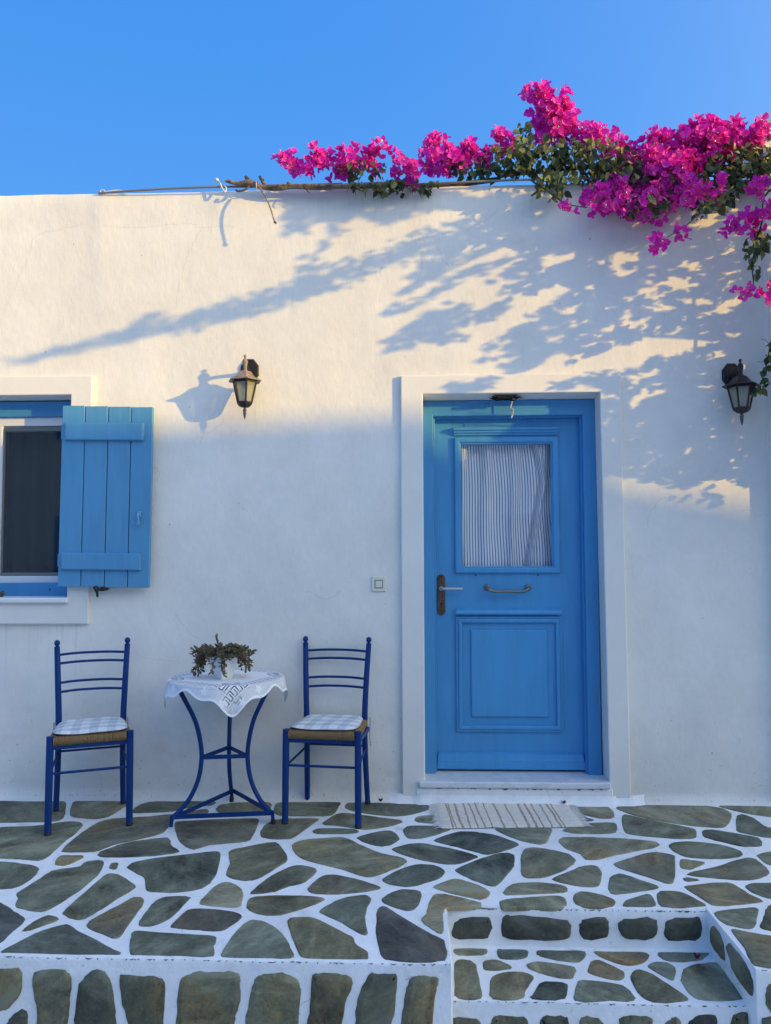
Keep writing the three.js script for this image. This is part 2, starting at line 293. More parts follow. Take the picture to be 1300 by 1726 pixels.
// hairline cracks in the plaster
{
  const r = rng(5), mat = std({ color: lin(0.60, 0.57, 0.52), roughness: 1 });
  const crack = (pts, w) => {
    const pos = [], idx = []; const c = new THREE.CatmullRomCurve3(pts.map(([x, y]) => V(x, y, 0))), n = pts.length * 8;
    for (let i = 0; i <= n; i++) {
      const p = c.getPoint(i / n), t = c.getTangent(i / n), jx = (r() - 0.5) * 0.012, jy = (r() - 0.5) * 0.012, k = w * (0.35 + 0.65 * r()) * Math.min(1, 6 * Math.min(i, n - i) / n + 0.2);
      for (const s of [-1, 1]) { const x = p.x + jx - t.y * k * s, y = p.y + jy + t.x * k * s; pos.push(x, y, wallWave(x, y) + 0.0012); }
      if (i < n) idx.push(i * 2, i * 2 + 2, i * 2 + 1, i * 2 + 1, i * 2 + 2, i * 2 + 3);
    }
    const g = new THREE.BufferGeometry(); g.setAttribute('position', new THREE.Float32BufferAttribute(pos, 3)); g.setAttribute('uv', new THREE.Float32BufferAttribute(new Float32Array(pos.length / 3 * 2), 2)); g.setIndex(idx); g.computeVertexNormals();
    part(house, 'crack', g, mat);
  };
  crack([[-2.33, 2.85], [-2.28, 3.0], [-2.24, 3.08], [-2.21, 3.2], [-2.0, 3.26], [-1.9, 3.28]], 0.0011);
  crack([[-1.85, 3.26], [-1.6, 3.25], [-1.42, 3.26], [-1.3, 3.27], [-1.22, 3.24], [-1.1, 3.25], [-1.0, 3.24]], 0.0009);
  crack([[-1.22, 3.24], [-1.25, 3.18], [-1.3, 3.08], [-1.33, 2.98], [-1.36, 2.86], [-1.37, 2.75]], 0.0009);
  crack([[-0.66, 2.92], [-0.70, 2.80], [-0.66, 2.70]], 0.0008);
  crack([[0.02, 3.20], [0.05, 3.0], [0.02, 2.9]], 0.0008);
}
// --- the door ---
{
  const door = group(house, 'door', 'blue wooden door with a glazed upper half');
  const F = -0.18;
  part(door, 'door_frame', ring([0.043, 1.034, 0.119, 2.236], [0.107, 0.959, 0.119, 2.146], -0.23, -0.10, 0.005, true), M.frameBlue);
  part(door, 'door_stop', ring([0.100, 0.966, 0.119, 2.156], [0.116, 0.950, 0.119, 2.137], -0.23, -0.128, 0.004, true), M.frameBlue);
  part(door, 'door_leaf', ring([0.112, 0.956, 0.132, 2.142], [0.262, 0.796, 1.272, 1.997], F - 0.045, F, 0.003), M.doorBlue);
  part(door, 'glass_moulding', ring([0.230, 0.834, 1.242, 2.033], [0.262, 0.796, 1.272, 2.0], F - 0.002, F + 0.020, 0.007), M.doorBlue);
  part(door, 'glass_bead', ring([0.258, 0.800, 1.268, 2.004], [0.270, 0.789, 1.280, 1.990], F - 0.02, F + 0.010, 0.004), M.doorBlue);
  part(door, 'cornice', moulding([[F, 2.044], [F + 0.012, 2.044], [F + 0.014, 2.056], [F + 0.024, 2.058], [F + 0.026, 2.070], [F + 0.036, 2.072], [F + 0.037, 2.084], [F + 0.03, 2.09], [F, 2.092]], 0.223, 0.838, 0.012), M.doorBlue);
  part(door, 'drip_rail', moulding([[F, 1.004], [F + 0.034, 1.006], [F + 0.037, 1.014], [F + 0.028, 1.030], [F, 1.046]], 0.228, 0.838, 0.016), M.doorBlue);
  part(door, 'panel_moulding', ring([0.230, 0.838, 0.338, 0.996], [0.246, 0.822, 0.354, 0.980], F - 0.002, F + 0.014, 0.005), M.doorBlue);
  part(door, 'panel_moulding', ring([0.244, 0.824, 0.352, 0.982], [0.266, 0.800, 0.376, 0.958], F - 0.002, F + 0.022, 0.007), M.doorBlue);
  {
    const s = new THREE.Shape(); s.moveTo(0.315, 0.421); s.lineTo(0.756, 0.421); s.lineTo(0.756, 0.918); s.lineTo(0.315, 0.918);
    const g = new THREE.ExtrudeGeometry(s, { depth: 0.003, bevelEnabled: true, bevelThickness: 0.011, bevelSize: 0.008, bevelOffset: -0.008, bevelSegments: 2 }); g.translate(0, 0, F);
    part(door, 'raised_panel', metric(g), M.doorBlue);
  }
  part(door, 'kick_board', moulding([[F, 0.134], [F + 0.034, 0.134], [F + 0.038, 0.140], [F + 0.037, 0.176], [F + 0.029, 0.180], [F + 0.022, 0.216], [F, 0.224]], 0.118, 0.952, 0.016), M.doorBlue);
  const metal = std({ color: lin(0.30, 0.30, 0.29), metalness: 0.85, roughness: 0.38 });
  const rustyF = layers(256, [[4, 8, 0.5], [20, 20, 0.3], [80, 80, 0.2]], 91);
  const rusty = std({ color: lin(0.16, 0.11, 0.085), metalness: 0.55, roughness: 0.55, map: every(image(256, (i, c) => { const v = 0.8 + rustyF[i] * 0.5; c[0] = v; c[1] = v * 0.9; c[2] = v * 0.82; }), 0.25) });
  {
    const s = new THREE.Shape(); s.absarc(0.149, 1.213, 0.023, 0, Math.PI); s.absarc(0.149, 1.023, 0.023, Math.PI, 2 * Math.PI);
    const g = new THREE.ExtrudeGeometry(s, { depth: 0.004, bevelEnabled: true, bevelThickness: 0.003, bevelSize: 0.003, bevelOffset: -0.003, bevelSegments: 2, curveSegments: 16 }); g.translate(0, 0, F);
    const disc = (x, y, r, d) => new THREE.CylinderGeometry(r, r, d, 12).rotateX(Math.PI / 2).translate(x, y, F + 0.007);
    part(door, 'lock_plate', metric(g), rusty);
    part(door, 'lever_handle', merged([tube([[0.149, 1.154, F + 0.004], [0.149, 1.154, F + 0.036], [0.156, 1.154, F + 0.046], [0.175, 1.154, F + 0.048], [0.262, 1.1535, F + 0.046]], 0.0085, 30, 10), new THREE.SphereGeometry(0.0085, 10, 8).translate(0.262, 1.1535, F + 0.046), new THREE.CylinderGeometry(0.013, 0.013, 0.012, 16).rotateX(Math.PI / 2).translate(0.149, 1.154, F + 0.01)]), std({ color: lin(0.55, 0.56, 0.56), metalness: 0.8, roughness: 0.34 }));
    part(door, 'keyhole', merged([disc(0.149, 1.067, 0.0075, 0.004), new THREE.BoxGeometry(0.007, 0.02, 0.004).translate(0.149, 1.055, F + 0.007)]), M.black);
    for (const y of [1.222, 1.014]) part(door, 'screw', disc(0.149, y, 0.005, 0.003), M.black);
    part(door, 'pull_handle', merged([tube([[0.412, 1.160, F], [0.412, 1.160, F + 0.03], [0.420, 1.150, F + 0.044], [0.440, 1.140, F + 0.046], [0.530, 1.139, F + 0.046], [0.620, 1.140, F + 0.046], [0.640, 1.150, F + 0.044], [0.648, 1.160, F + 0.03], [0.648, 1.160, F]], 0.0095, 60, 10),
      ...[0.412, 0.648].map((x) => lathe([[0, 0.012], [0.010, 0.012], [0.016, 0.009], [0.019, 0.004], [0.019, 0]], 20).rotateX(Math.PI / 2).translate(x, 1.160, F))]), std({ color: lin(0.24, 0.235, 0.22), metalness: 0.85, roughness: 0.4 }));
    for (const x of [0.349, 0.706]) part(door, 'bolt_hole', disc(x, 1.230, 0.0045, 0.002).translate(0, 0, -0.006), M.dark);
  }
  part(door, 'pane', new THREE.BoxGeometry(0.53, 0.72, 0.004).translate(0.529, 1.635, F - 0.012), phys({ color: lin(0.97, 0.98, 0.98), roughness: 0.03, transmission: 1, thickness: 0, ior: 1.45 }));
}
// striped curtain behind the door pane
{
  const cv = document.createElement('canvas'); cv.width = 64; cv.height = 64; const c = cv.getContext('2d');
  c.fillStyle = '#f5f6f9'; c.fillRect(0, 0, 64, 64); c.fillStyle = '#7b8096'; c.fillRect(0, 0, 18, 64); c.fillStyle = '#b4b8c6'; c.fillRect(18, 0, 5, 64); c.fillRect(60, 0, 4, 64);
  const t = new THREE.CanvasTexture(cv); t.wrapS = t.wrapT = THREE.RepeatWrapping; t.colorSpace = THREE.SRGBColorSpace; t.repeat.set(1 / 0.0172, 1);
  const nx = 220, ny = 40, pos = [], uv = [], idx = [];
  const x0 = 0.255, x1 = 0.803;
  for (let j = 0; j <= ny; j++) {
    let arc = 0, px = null, pz = null; const v = j / ny, y = 2.0 - v * 0.74, g = 0.35 + 0.65 * (1 - v);
    for (let i = 0; i <= nx; i++) {
      const u = i / nx;
      let z = -0.238 + 0.013 * g * Math.sin(u * 23 + 1.2 * Math.sin(v * 2.4)) + 0.007 * Math.sin(u * 41 + 2 * v + 1) * g + 0.006 * noise(u * 6, v * 3);
      z += 0.011 * Math.exp(-(((u - 0.055 - 0.01 * v) / 0.03) ** 2)) + 0.011 * Math.exp(-(((u - 0.58 + 0.02 * v) / 0.022) ** 2)) * THREE.MathUtils.smoothstep(v, 0.1, 0.55);
      // the right edge is bunched into a slanting fold
      const fold = v < 0.3 ? 0.84 + 0.28 * v : 0.925 - (v - 0.3) * 0.26;
      z += 0.024 * Math.exp(-(((u - fold) / 0.02) ** 2)) - 0.024 * Math.exp(-(((u - fold + 0.045) / 0.016) ** 2));
      const x = x0 + (x1 - x0) * u + 0.002 * Math.sin(v * 6 + u * 9);
      if (px !== null) arc += Math.hypot(x - px, z - pz); px = x; pz = z;
      pos.push(x, y, z); uv.push(arc + 0.006 * Math.sin(v * 2.2) * u, v);
    }
  }
  for (let j = 0; j < ny; j++) for (let i = 0; i < nx; i++) { const a = j * (nx + 1) + i, b = a + nx + 1; idx.push(a, b, a + 1, b, b + 1, a + 1); }
  const g = new THREE.BufferGeometry(); g.setAttribute('position', new THREE.Float32BufferAttribute(pos, 3)); g.setAttribute('uv', new THREE.Float32BufferAttribute(uv, 2)); g.setIndex(idx); g.computeVertexNormals();
  const m = shadowed(new THREE.Mesh(g, std({ map: t, color: lin(0.95, 0.95, 0.97), roughness: 0.95, side: THREE.DoubleSide }))); m.name = 'striped_curtain';
  m.userData = { label: 'white curtain with thin grey stripes behind the pane of the blue door', category: 'curtain' }; scene.add(m);
}
// --- the window ---
{
  const win = group(house, 'window', 'window with blue frame and white sashes, cut by the left edge');
  part(win, 'window_frame', ring([-3.05, -1.95, 1.10, 2.262], [-2.965, -2.035, 1.193, 2.172], -0.22, -0.12, 0.004), M.frameBlue);
  const white = std({ color: lin(0.72, 0.73, 0.74), roughness: 0.45 });
  const greyRim = std({ color: lin(0.16, 0.17, 0.175), roughness: 0.5 });
  for (const [a, b] of [[-2.50, -2.015], [-2.985, -2.50]]) {
    const sash = group(win, 'sash');
    part(sash, 'sash_frame', ring([a + 0.002, b - 0.002, 1.190, 2.172], [a + 0.052, b - 0.016, 1.232, 2.121], -0.20, -0.145, 0.004), white);
    part(sash, 'inner_rim', ring([a + 0.050, b - 0.014, 1.230, 2.123], [a + 0.062, b - 0.022, 1.252, 2.090], -0.20, -0.158, 0.003), greyRim);
    part(sash, 'pane', new THREE.BoxGeometry(b - a - 0.08, 0.86, 0.004).translate((a + b) / 2 + 0.016, 1.67, -0.172), phys({ color: lin(0.74, 0.76, 0.77), roughness: 0.02, transmission: 1, thickness: 0, ior: 1.5 }));
  }
  for (const y of [2.052, 1.30]) part(win, 'hinge', box(-2.035, -2.018, y, y + 0.045, -0.14, -0.112, 0.003), std({ color: lin(0.12, 0.12, 0.13), metalness: 0.7, roughness: 0.4 }));
  part(win, 'screw_hole', new THREE.CylinderGeometry(0.005, 0.005, 0.003, 10).rotateX(Math.PI / 2).translate(-2.13, 1.155, -0.1195), M.dark);
}
{
  const pos = [], idx = [], nx = 90, ny = 4;
  for (let j = 0; j <= ny; j++) for (let i = 0; i <= nx; i++) { const u = i / nx, v = j / ny; pos.push(-3.02 + 1.05 * u, 2.2 - 1.05 * v, -0.33 + 0.022 * Math.sin(u * 60) + 0.012 * Math.sin(u * 23 + v)); }
  for (let j = 0; j < ny; j++) for (let i = 0; i < nx; i++) { const a = j * (nx + 1) + i, b = a + nx + 1; idx.push(a, b, a + 1, b, b + 1, a + 1); }
  const g = new THREE.BufferGeometry(); g.setAttribute('position', new THREE.Float32BufferAttribute(pos, 3)); g.setIndex(idx); g.computeVertexNormals();
  const m = shadowed(new THREE.Mesh(g, std({ color: lin(0.11, 0.109, 0.107), roughness: 1, side: THREE.DoubleSide }))); m.name = 'dark_curtain';
  m.userData = { label: 'dim folded curtain hanging inside the window beside the shutter', category: 'curtain' }; scene.add(m);
}
// --- the shutter, hinged open against the wall ---
{
  const sh = group(house, 'shutter', 'blue plank shutter opened flat against the wall');
  sh.position.set(-1.735, 1.684, 0); sh.rotation.z = -0.0075;
  const xs = [-0.258, -0.126, 0.007, 0.138, 0.262];
  for (let i = 0; i < 4; i++) part(sh, 'plank', box(xs[i] + 0.0022, xs[i + 1] - 0.0022, -0.508 - 0.001 * i, 0.511 - 0.003 * i, 0.043, 0.070, 0.004), M.shutterBlue);
  for (const [a, b] of [[0.313, 0.412], [-0.412, -0.318]]) {
    const s = new THREE.Shape(); s.moveTo(-0.232, a); s.lineTo(0.216, a - 0.003); s.lineTo(0.216, b - 0.003); s.lineTo(-0.232, b);
    const g = new THREE.ExtrudeGeometry(s, { depth: 0.014, bevelEnabled: true, bevelThickness: 0.008, bevelSize: 0.007, bevelOffset: -0.007, bevelSegments: 2 }); g.translate(0, 0, 0.070);
    part(sh, 'batten', metric(g), M.shutterBlue);
  }
  const latch = part(sh, 'latch', merged([box(0.190, 0.208, -0.118, -0.085, 0.070, 0.082, 0.003), tube([[0.199, -0.10, 0.08], [0.199, -0.105, 0.1], [0.203, -0.135, 0.1], [0.197, -0.152, 0.092]], 0.006, 16, 8), new THREE.SphereGeometry(0.011, 12, 8).scale(1, 1.2, 0.7).translate(0.197, -0.152, 0.09)]), paint(0.16, 0.42, 0.62, 0.4));
  for (const y of [0.36, -0.36]) part(sh, 'hinge', merged([new THREE.CylinderGeometry(0.007, 0.007, 0.07, 10).translate(-0.262, y, 0.05)]), M.shutterBlue);
}
// neighbouring wall, just proud of the house, at the right edge
{
  const n = thing('neighbour_wall', 'white wall of the next house at the far right edge', 'wall', [1.95, 0, 0]);
  part(n, 'wall', sheet(steps(0, 4, 40), steps(-0.05, 3.72, 60), [], (x, y) => [x, y, 0.055 + wallWave(x + 9, y)]), M.plaster);
  part(n, 'return_wall', metric(new THREE.BoxGeometry(0.25, 3.76, 3.0).translate(0.125, 1.83, -1.449)), M.plaster);
  part(n, 'coping', box(-0.01, 4, 3.70, 3.76, -0.3, 0.07, 0.02), M.plaster);
}
// ---------- terrace, step and lane ----------
const EDGE = 1.675, NL = 0.11, NR = 1.10, NB = 1.255, STEP = -0.148, SF = 1.615, LANE = -0.33;
const floorWave = (x, z) => 0.0022 * noise(x * 2.2, z * 2.6, 5.5) + 0.0016 * noise(x * 7, z * 7, 2.2) + 0.0009 * noise(x * 19, z * 19, 7.7);
const rough = (a, b, k = 1) => k * (0.0035 * noise(a * 6, b * 6, 11.3) + 0.0022 * noise(a * 17, b * 15, 4.1));
const terrace = (() => {
  const xs = steps(-6, 6, 100, [NL, NR]).concat(steps(-1.6, 2.2, 150)).sort((a, b) => a - b).filter((v, i, l) => !i || v - l[i - 1] > 1e-4);
  const zs = [...steps(0.0, EDGE - 0.014, 70, [NB - 0.012]), EDGE - 0.004];
  const hole = [NL, NR, NB - 0.012, 9];
  const top = sheet(xs, zs, [hole], (x, z) => { const e = Math.max(0, (z - (EDGE - 0.014)) / 0.010); return [x, floorWave(x, z) - 0.004 * e, z + (e > 0 ? rough(x, 1) : 0)]; });
  const idx = top.index.array; for (let i = 0; i < idx.length; i += 3) { const t = idx[i + 1]; idx[i + 1] = idx[i + 2]; idx[i + 2] = t; } top.computeVertexNormals();
  // vertical faces; the upper edge is slightly chamfered and uneven
  const ys = [0, -0.012, ...steps(-0.03, LANE - 0.02, 18)].map((v) => v);
  const front = (a, b) => sheet(steps(a, b, Math.max(12, Math.round((b - a) * 34))), ys, [], (x, y) => (x === NL || x === NR) ? [x, y === 0 ? floorWave(x, EDGE) : y, EDGE] : y === 0 ? [x, floorWave(x, EDGE) - 0.004, EDGE - 0.004 + rough(x, 1)] : [x, y, EDGE + 0.004 * (1 - Math.exp(y * 30)) + rough(x, y)]);
  const back = sheet(steps(NL, NR, 40), [0, -0.012, -0.04, -0.07, -0.10, -0.13, STEP - 0.01], [], (x, y) => y === 0 ? [x, floorWave(x, NB - 0.012), NB - 0.012] : [x, y, NB + rough(x, y) + 0.012 * Math.max(0, (-y - 0.11) / 0.04) ** 2]);
  const sideWall = (X, dir) => sheet(steps(NB - 0.012, EDGE, 20), [0, -0.012, -0.04, -0.08, -0.12, -0.16, -0.22, LANE - 0.02], [], (z, y) => [X + dir * (y === 0 || z === EDGE ? 0 : 0.004 + rough(z, y)), y === 0 ? floorWave(X, z) : y, z]);
  const parts = [top, front(-6, NL), front(NR, 6), back, sideWall(NL, 1), sideWall(NR, -1)];
  for (const p of parts.slice(1)) { p.computeVertexNormals(); }
  return structure('terrace', merged(parts), M.limewash);
})();
terrace.material.side = THREE.DoubleSide;
const step = (() => {
  const xs = steps(NL, NR, 50), zs = [...steps(NB - 0.01, SF - 0.012, 24), SF - 0.003];
  const top = sheet(xs, zs, [], (x, z) => [x, STEP + floorWave(x + 3, z) + (z > SF - 0.01 ? -0.004 : 0) + 0.01 * Math.max(0, 1 - (z - NB) / 0.03) ** 2, z]);
  const front = sheet(xs, [0, -0.01, ...steps(-0.03, LANE - STEP - 0.02, 10)], [], (x, y) => y === 0 ? [x, STEP + floorWave(x + 3, SF) - 0.004, SF - 0.003] : [x, STEP + y, SF + rough(x + 4, y)]);
  return structure('stone_step', merged([top, front]), M.limewash);
})();
structure('lane', metric(new THREE.PlaneGeometry(900, 900, 2, 2).rotateX(-Math.PI / 2).translate(0, LANE, 0)), std({ color: lin(0.68, 0.67, 0.64), roughness: 0.95, map: every(plasterTone, 2.3), bumpMap: every(plasterBump, 2), bumpScale: 0.006 }));

// slate: mottled grey-green with pale and rusty streaks
const slateMap = (seed, brown) => {
  const a = layers(512, [[3, 4, 0.5], [7, 9, 0.35], [16, 22, 0.25], [50, 60, 0.2], [130, 130, 0.16]], seed), b = layers(512, [[3, 9, 0.5], [6, 24, 0.4], [14, 60, 0.25], [40, 150, 0.15]], seed + 7), s = layers(512, [[60, 60, 0.6], [170, 170, 0.5]], seed + 13);
  return image(512, (i, c) => {
    const v = 0.60 + 0.42 * a[i] + 0.26 * b[i] + 0.10 * s[i], w = 1.3 * Math.max(0, b[i] + 0.3 * a[i] - 0.20), rust = Math.max(0, a[(i + 40000) % a.length] - 0.12) * brown, speck = s[i] > 0.68 ? 0.14 : 0;
    c[0] = v * 0.98 + w * 0.34 + rust * 0.5 + speck; c[1] = v + w * 0.33 + rust * 0.2 + speck; c[2] = v * 0.93 + w * 0.30 - rust * 0.1 + speck;
  });
};
const slateBump = grey(512, layers(512, [[5, 8, 0.4], [12, 20, 0.3], [30, 44, 0.25], [80, 90, 0.15], [200, 200, 0.1]], 301), 0.5, 0.5);
const slateTex = [slateMap(401, 0.45), slateMap(431, 0.95), slateMap(467, 0.12)];
const slate = (r, g, b, k, rough = 0.62) => std({ color: lin(r, g, b), roughness: rough, map: every(slateTex[k], 0.62), bumpMap: every(slateBump, 0.5), bumpScale: 0.0026 });
const topMats = [slate(0.240, 0.255, 0.184, 0), slate(0.267, 0.263, 0.184, 1), slate(0.218, 0.241, 0.184, 2), slate(0.250, 0.268, 0.201, 0), slate(0.290, 0.277, 0.201, 1), slate(0.200, 0.223, 0.176, 2)];
const darkMats = [slate(0.120, 0.134, 0.131, 2), slate(0.134, 0.132, 0.122, 1)];
const sideMats = [slate(0.196, 0.196, 0.139, 1, 0.8), slate(0.147, 0.152, 0.114, 0, 0.8), slate(0.223, 0.219, 0.151, 1, 0.8), slate(0.111, 0.116, 0.094, 2, 0.8)];
// every kind in a paler, a darker and a browner shade
for (const list of [topMats, sideMats]) for (const m of [...list]) for (const [r, g, b] of [[1.22, 1.2, 1.18], [0.80, 0.82, 0.86], [1.14, 1.0, 0.88]]) { const c = m.clone(); c.color.setRGB(m.color.r * r, m.color.g * g, m.color.b * b); list.push(c); }
const stoneRand = rng(77);
// one stone: its outline (pairs) is rounded, roughened and given a worn rim; place(u, v, h) puts it on its surface, h is the height over the mortar
function stone(list, place, parent, mat, proud, wear = 1) {
  const pts = []; for (let i = 0; i < list.length; i += 2) pts.push(V(list[i], list[i + 1], 0));
  const c = new THREE.CatmullRomCurve3(pts, true, 'centripetal'), n = Math.max(20, Math.min(44, Math.round(c.getLength() / 0.022)));
  let out = []; for (let i = 0; i < n; i++) { const p = c.getPoint(i / n), s = (i / n) * pts.length, a = pts[Math.floor(s)], b = pts[(Math.floor(s) + 1) % pts.length], t = s - Math.floor(s); out.push([0.6 * p.x + 0.4 * (a.x + (b.x - a.x) * t), 0.6 * p.y + 0.4 * (a.y + (b.y - a.y) * t)]); }
  const grow = 0.0055; { let ar = 0; for (let i = 0; i < n; i++) { const [x0, y0] = out[i], [x1, y1] = out[(i + 1) % n]; ar += x0 * y1 - x1 * y0; } if (ar < 0) out.reverse(); out = out.map((p, i) => { const a = out[(i + n - 1) % n], b = out[(i + 1) % n], tx = b[0] - a[0], ty = b[1] - a[1], l = Math.hypot(tx, ty) || 1; return [p[0] + (ty / l) * grow, p[1] - (tx / l) * grow]; }); }
  const k = 0.0026 * wear; out = out.map(([x, y]) => [x + k * noise(x * 40, y * 40, 3.3) + k * noise(x * 90, y * 90, 8.3), y + k * noise(x * 40, y * 40, 13.3) + k * noise(x * 90, y * 90, 18.3)]);
  let area = 0; for (let i = 0; i < n; i++) { const [x0, y0] = out[i], [x1, y1] = out[(i + 1) % n]; area += x0 * y1 - x1 * y0; }
  if (area < 0) out.reverse();
  const inset = (d) => out.map((p, i) => {
    const a = out[(i + n - 1) % n], b = out[(i + 1) % n], tx = b[0] - a[0], ty = b[1] - a[1], l = Math.hypot(tx, ty) || 1; return [p[0] - (ty / l) * d, p[1] + (tx / l) * d];
  });
  const tiltU = (stoneRand() - 0.5) * 0.006, tiltV = (stoneRand() - 0.5) * 0.006, lift = proud * (0.7 + 0.6 * stoneRand());
  const cu = out.reduce((s, p) => s + p[0], 0) / n, cv = out.reduce((s, p) => s + p[1], 0) / n;
  const rise = (p) => tiltU * (p[0] - cu) + tiltV * (p[1] - cv);
  const rows = [[out, -0.014], [out, lift * 0.25], [inset(0.0028), lift * 0.85], [inset(0.006), lift]];
  if (wear > 1) { rows[3][1] = lift * 1.1; rows.push([inset(0.016).map((p) => [p[0] + 0.003 * noise(p[0] * 60, p[1] * 60), p[1]]), lift * 1.1 + 0.005]); }
  const R = rows.length - 1;
  const pos = [], uv = [], idx = [], du = stoneRand() * 5, dv = stoneRand() * 5, ang = stoneRand() * 6.28, ca = Math.cos(ang), sa = Math.sin(ang);
  const put = (p, h) => { pos.push(...place(p[0], p[1], h + (h > 0 ? rise(p) : 0))); uv.push(p[0] * ca - p[1] * sa + du, p[0] * sa + p[1] * ca + dv); };
  for (const [r, h] of rows) r.forEach((p) => put(p, h + (h > lift * 1.2 ? 0.004 * noise(p[0] * 22, p[1] * 22, 5.1) + 0.002 * noise(p[0] * 55, p[1] * 55, 2.1) : 0)));
  for (let q = 0; q < R; q++) for (let i = 0; i < n; i++) { const a = q * n + i, b = q * n + (i + 1) % n; idx.push(a, b, a + n, b, b + n, a + n); }
  const flat = rows[R][0].map(([x, y]) => new THREE.Vector2(x, y));
  for (const t of THREE.ShapeUtils.triangulateShape(flat, [])) idx.push(R * n + t[0], R * n + t[1], R * n + t[2]);
  const g = new THREE.BufferGeometry(); g.setAttribute('position', new THREE.Float32BufferAttribute(pos, 3)); g.setAttribute('uv', new THREE.Float32BufferAttribute(uv, 2)); g.setIndex(idx);
  const A = V(...place(cu, cv, 0)), U = V(...place(cu + 0.01, cv, 0)).sub(A), W = V(...place(cu, cv + 0.01, 0)).sub(A), N = V(...place(cu, cv, 0.01)).sub(A);
  if (U.cross(W).dot(N) < 0) { const ix = g.index.array; for (let i = 0; i < ix.length; i += 3) { const t = ix[i + 1]; ix[i + 1] = ix[i + 2]; ix[i + 2] = t; } }
  g.computeVertexNormals();
  return part(parent, 'stone', g, mat);
}
let floorCount = 0;
const DARK_ONES = new Set([19, 22, 43]);
const floorStone = (...l) => { const i = floorCount++; return stone(l, (x, z, h) => [x, floorWave(x, z) + h, z], terrace, DARK_ONES.has(i) ? darkMats[i % 2] : topMats[Math.floor(stoneRand() * 24)], 0.0034); };
const treadStone = (...l) => stone(l, (x, z, h) => [x, STEP + floorWave(x + 3, z) + h, z], step, topMats[Math.floor(stoneRand() * 24)], 0.0036);
const edgeStone = (...l) => stone(l, (x, y, h) => [x, y, EDGE + 0.004 + rough(x, y) + h], terrace, sideMats[Math.floor(stoneRand() * 16)], 0.006, 1.8);
const riserStone = (...l) => stone(l, (x, y, h) => [x, y, SF + rough(x + 4, y - STEP) + h], step, sideMats[Math.floor(stoneRand() * 16)], 0.005, 2.2);
const backStone = (...l) => stone(l, (x, y, h) => [x, y, NB + rough(x, y) + h], terrace, sideMats[[0, 1, 3, 3, 3][Math.floor(stoneRand() * 5)]], 0.006, 2.4);
const sideStone = (...l) => stone(l, (z, y, h) => [NR - 0.004 - rough(z, y) - h, y, z], terrace, sideMats[0], 0.005, 1.6);
floorStone(-2.352, .085, -2.123, .072, -1.947, .063, -1.922, .086, -1.838, .279, -1.822, .354, -1.852, .379, -2.111, .401, -2.169, .409);
floorStone(-1.871, .071, -1.758, .061, -1.64, .061, -1.562, .062, -1.579, .176, -1.596, .296, -1.645, .328, -1.757, .313, -1.8, .278, -1.851, .151);
floorStone(-1.493, .231, -1.5, .125, -1.468, .06, -1.294, .048, -1.105, .046, -1.105, .09, -1.162, .122, -1.257, .167, -1.298, .207, -1.39, .222);
floorStone(-1.202, .26, -1.181, .203, -1.147, .173, -1.116, .169, -1.098, .22, -1.123, .258);
floorStone(-1.619, .767, -1.623, .478, -1.604, .378, -1.56, .332, -1.385, .296, -1.261, .256, -1.239, .439, -1.245, .527, -1.316, .603, -1.42, .683, -1.465, .757, -1.534, .771);
floorStone(-2.124, .487, -2.069, .477, -1.882, .444, -1.778, .383, -1.707, .389, -1.677, .429, -1.662, .548, -1.665, .69, -1.658, .822, -1.672, .868, -1.699, .869, -1.77, .855, -1.929, .832);
floorStone(-1.438, .799, -1.436, .761, -1.354, .656, -1.195, .589, -1.176, .612, -1.144, .687, -1.084, .758, -1.155, .795, -1.328, .823, -1.411, .821);
floorStone(-1.187, .465, -1.216, .366, -1.101, .336, -.818, .31, -.806, .354, -.796, .601, -.828, .627, -.97, .669, -1.025, .725, -1.082, .673, -1.129, .598);
floorStone(-1.066, .161, -1.059, .095, -.98, .059, -.806, .048, -.787, .088, -.793, .17, -.87, .213, -1.014, .23);
floorStone(-1.58, .909, -1.601, .827, -1.558, .819, -1.503, .819, -1.499, .84, -1.527, .908, -1.548, .919);
floorStone(-1.327, .938, -1.336, .895, -1.318, .89, -1.304, .948);
floorStone(-1.252, .928, -1.249, .888, -1.176, .841, -1.02, .786, -.912, .745, -.896, .764, -.855, .983, -.858, 1.083, -.878, 1.131, -.965, 1.168, -1.081, 1.162, -1.1, 1.129, -1.14, 1.032, -1.196, .983);
floorStone(-.849, .739, -.825, .714, -.669, .63, -.647, .655, -.587, .789, -.578, .841, -.6, .895, -.668, 1.032, -.715, 1.049, -.77, 1.031, -.801, 1.002, -.812, .875, -.837, .808);
floorStone(-1.898, .886, -1.841, .891, -1.762, .904, -1.658, .94, -1.632, .969, -1.619, 1.027, -1.625, 1.116, -1.649, 1.15, -1.754, 1.142);
floorStone(-1.599, 1.2, -1.595, 1.172, -1.577, 1.076, -1.558, .973, -1.464, .928, -1.46, .877, -1.401, .866, -1.378, .897, -1.355, 1.019, -1.364, 1.156, -1.395, 1.3, -1.417, 1.351, -1.446, 1.355, -1.53, 1.321, -1.551, 1.296, -1.573, 1.236);
floorStone(-1.336, 1.361, -1.336, 1.315, -1.322, 1.097, -1.31, 1.003, -1.274, 1.006, -1.197, 1.074, -1.149, 1.13, -1.176, 1.214, -1.21, 1.328, -1.24, 1.402, -1.255, 1.41, -1.296, 1.396);
floorStone(-1.203, 1.452, -1.203, 1.416, -1.137, 1.275, -1.119, 1.227, -1.09, 1.229, -1.07, 1.255, -1.063, 1.388, -1.056, 1.524, -1.065, 1.546, -1.116, 1.519, -1.185, 1.477);
floorStone(-1.017, 1.434, -1.023, 1.371, -1.018, 1.253, -.998, 1.218, -.899, 1.211, -.906, 1.267, -.92, 1.384, -.948, 1.435, -.978, 1.455, -1.006, 1.452);
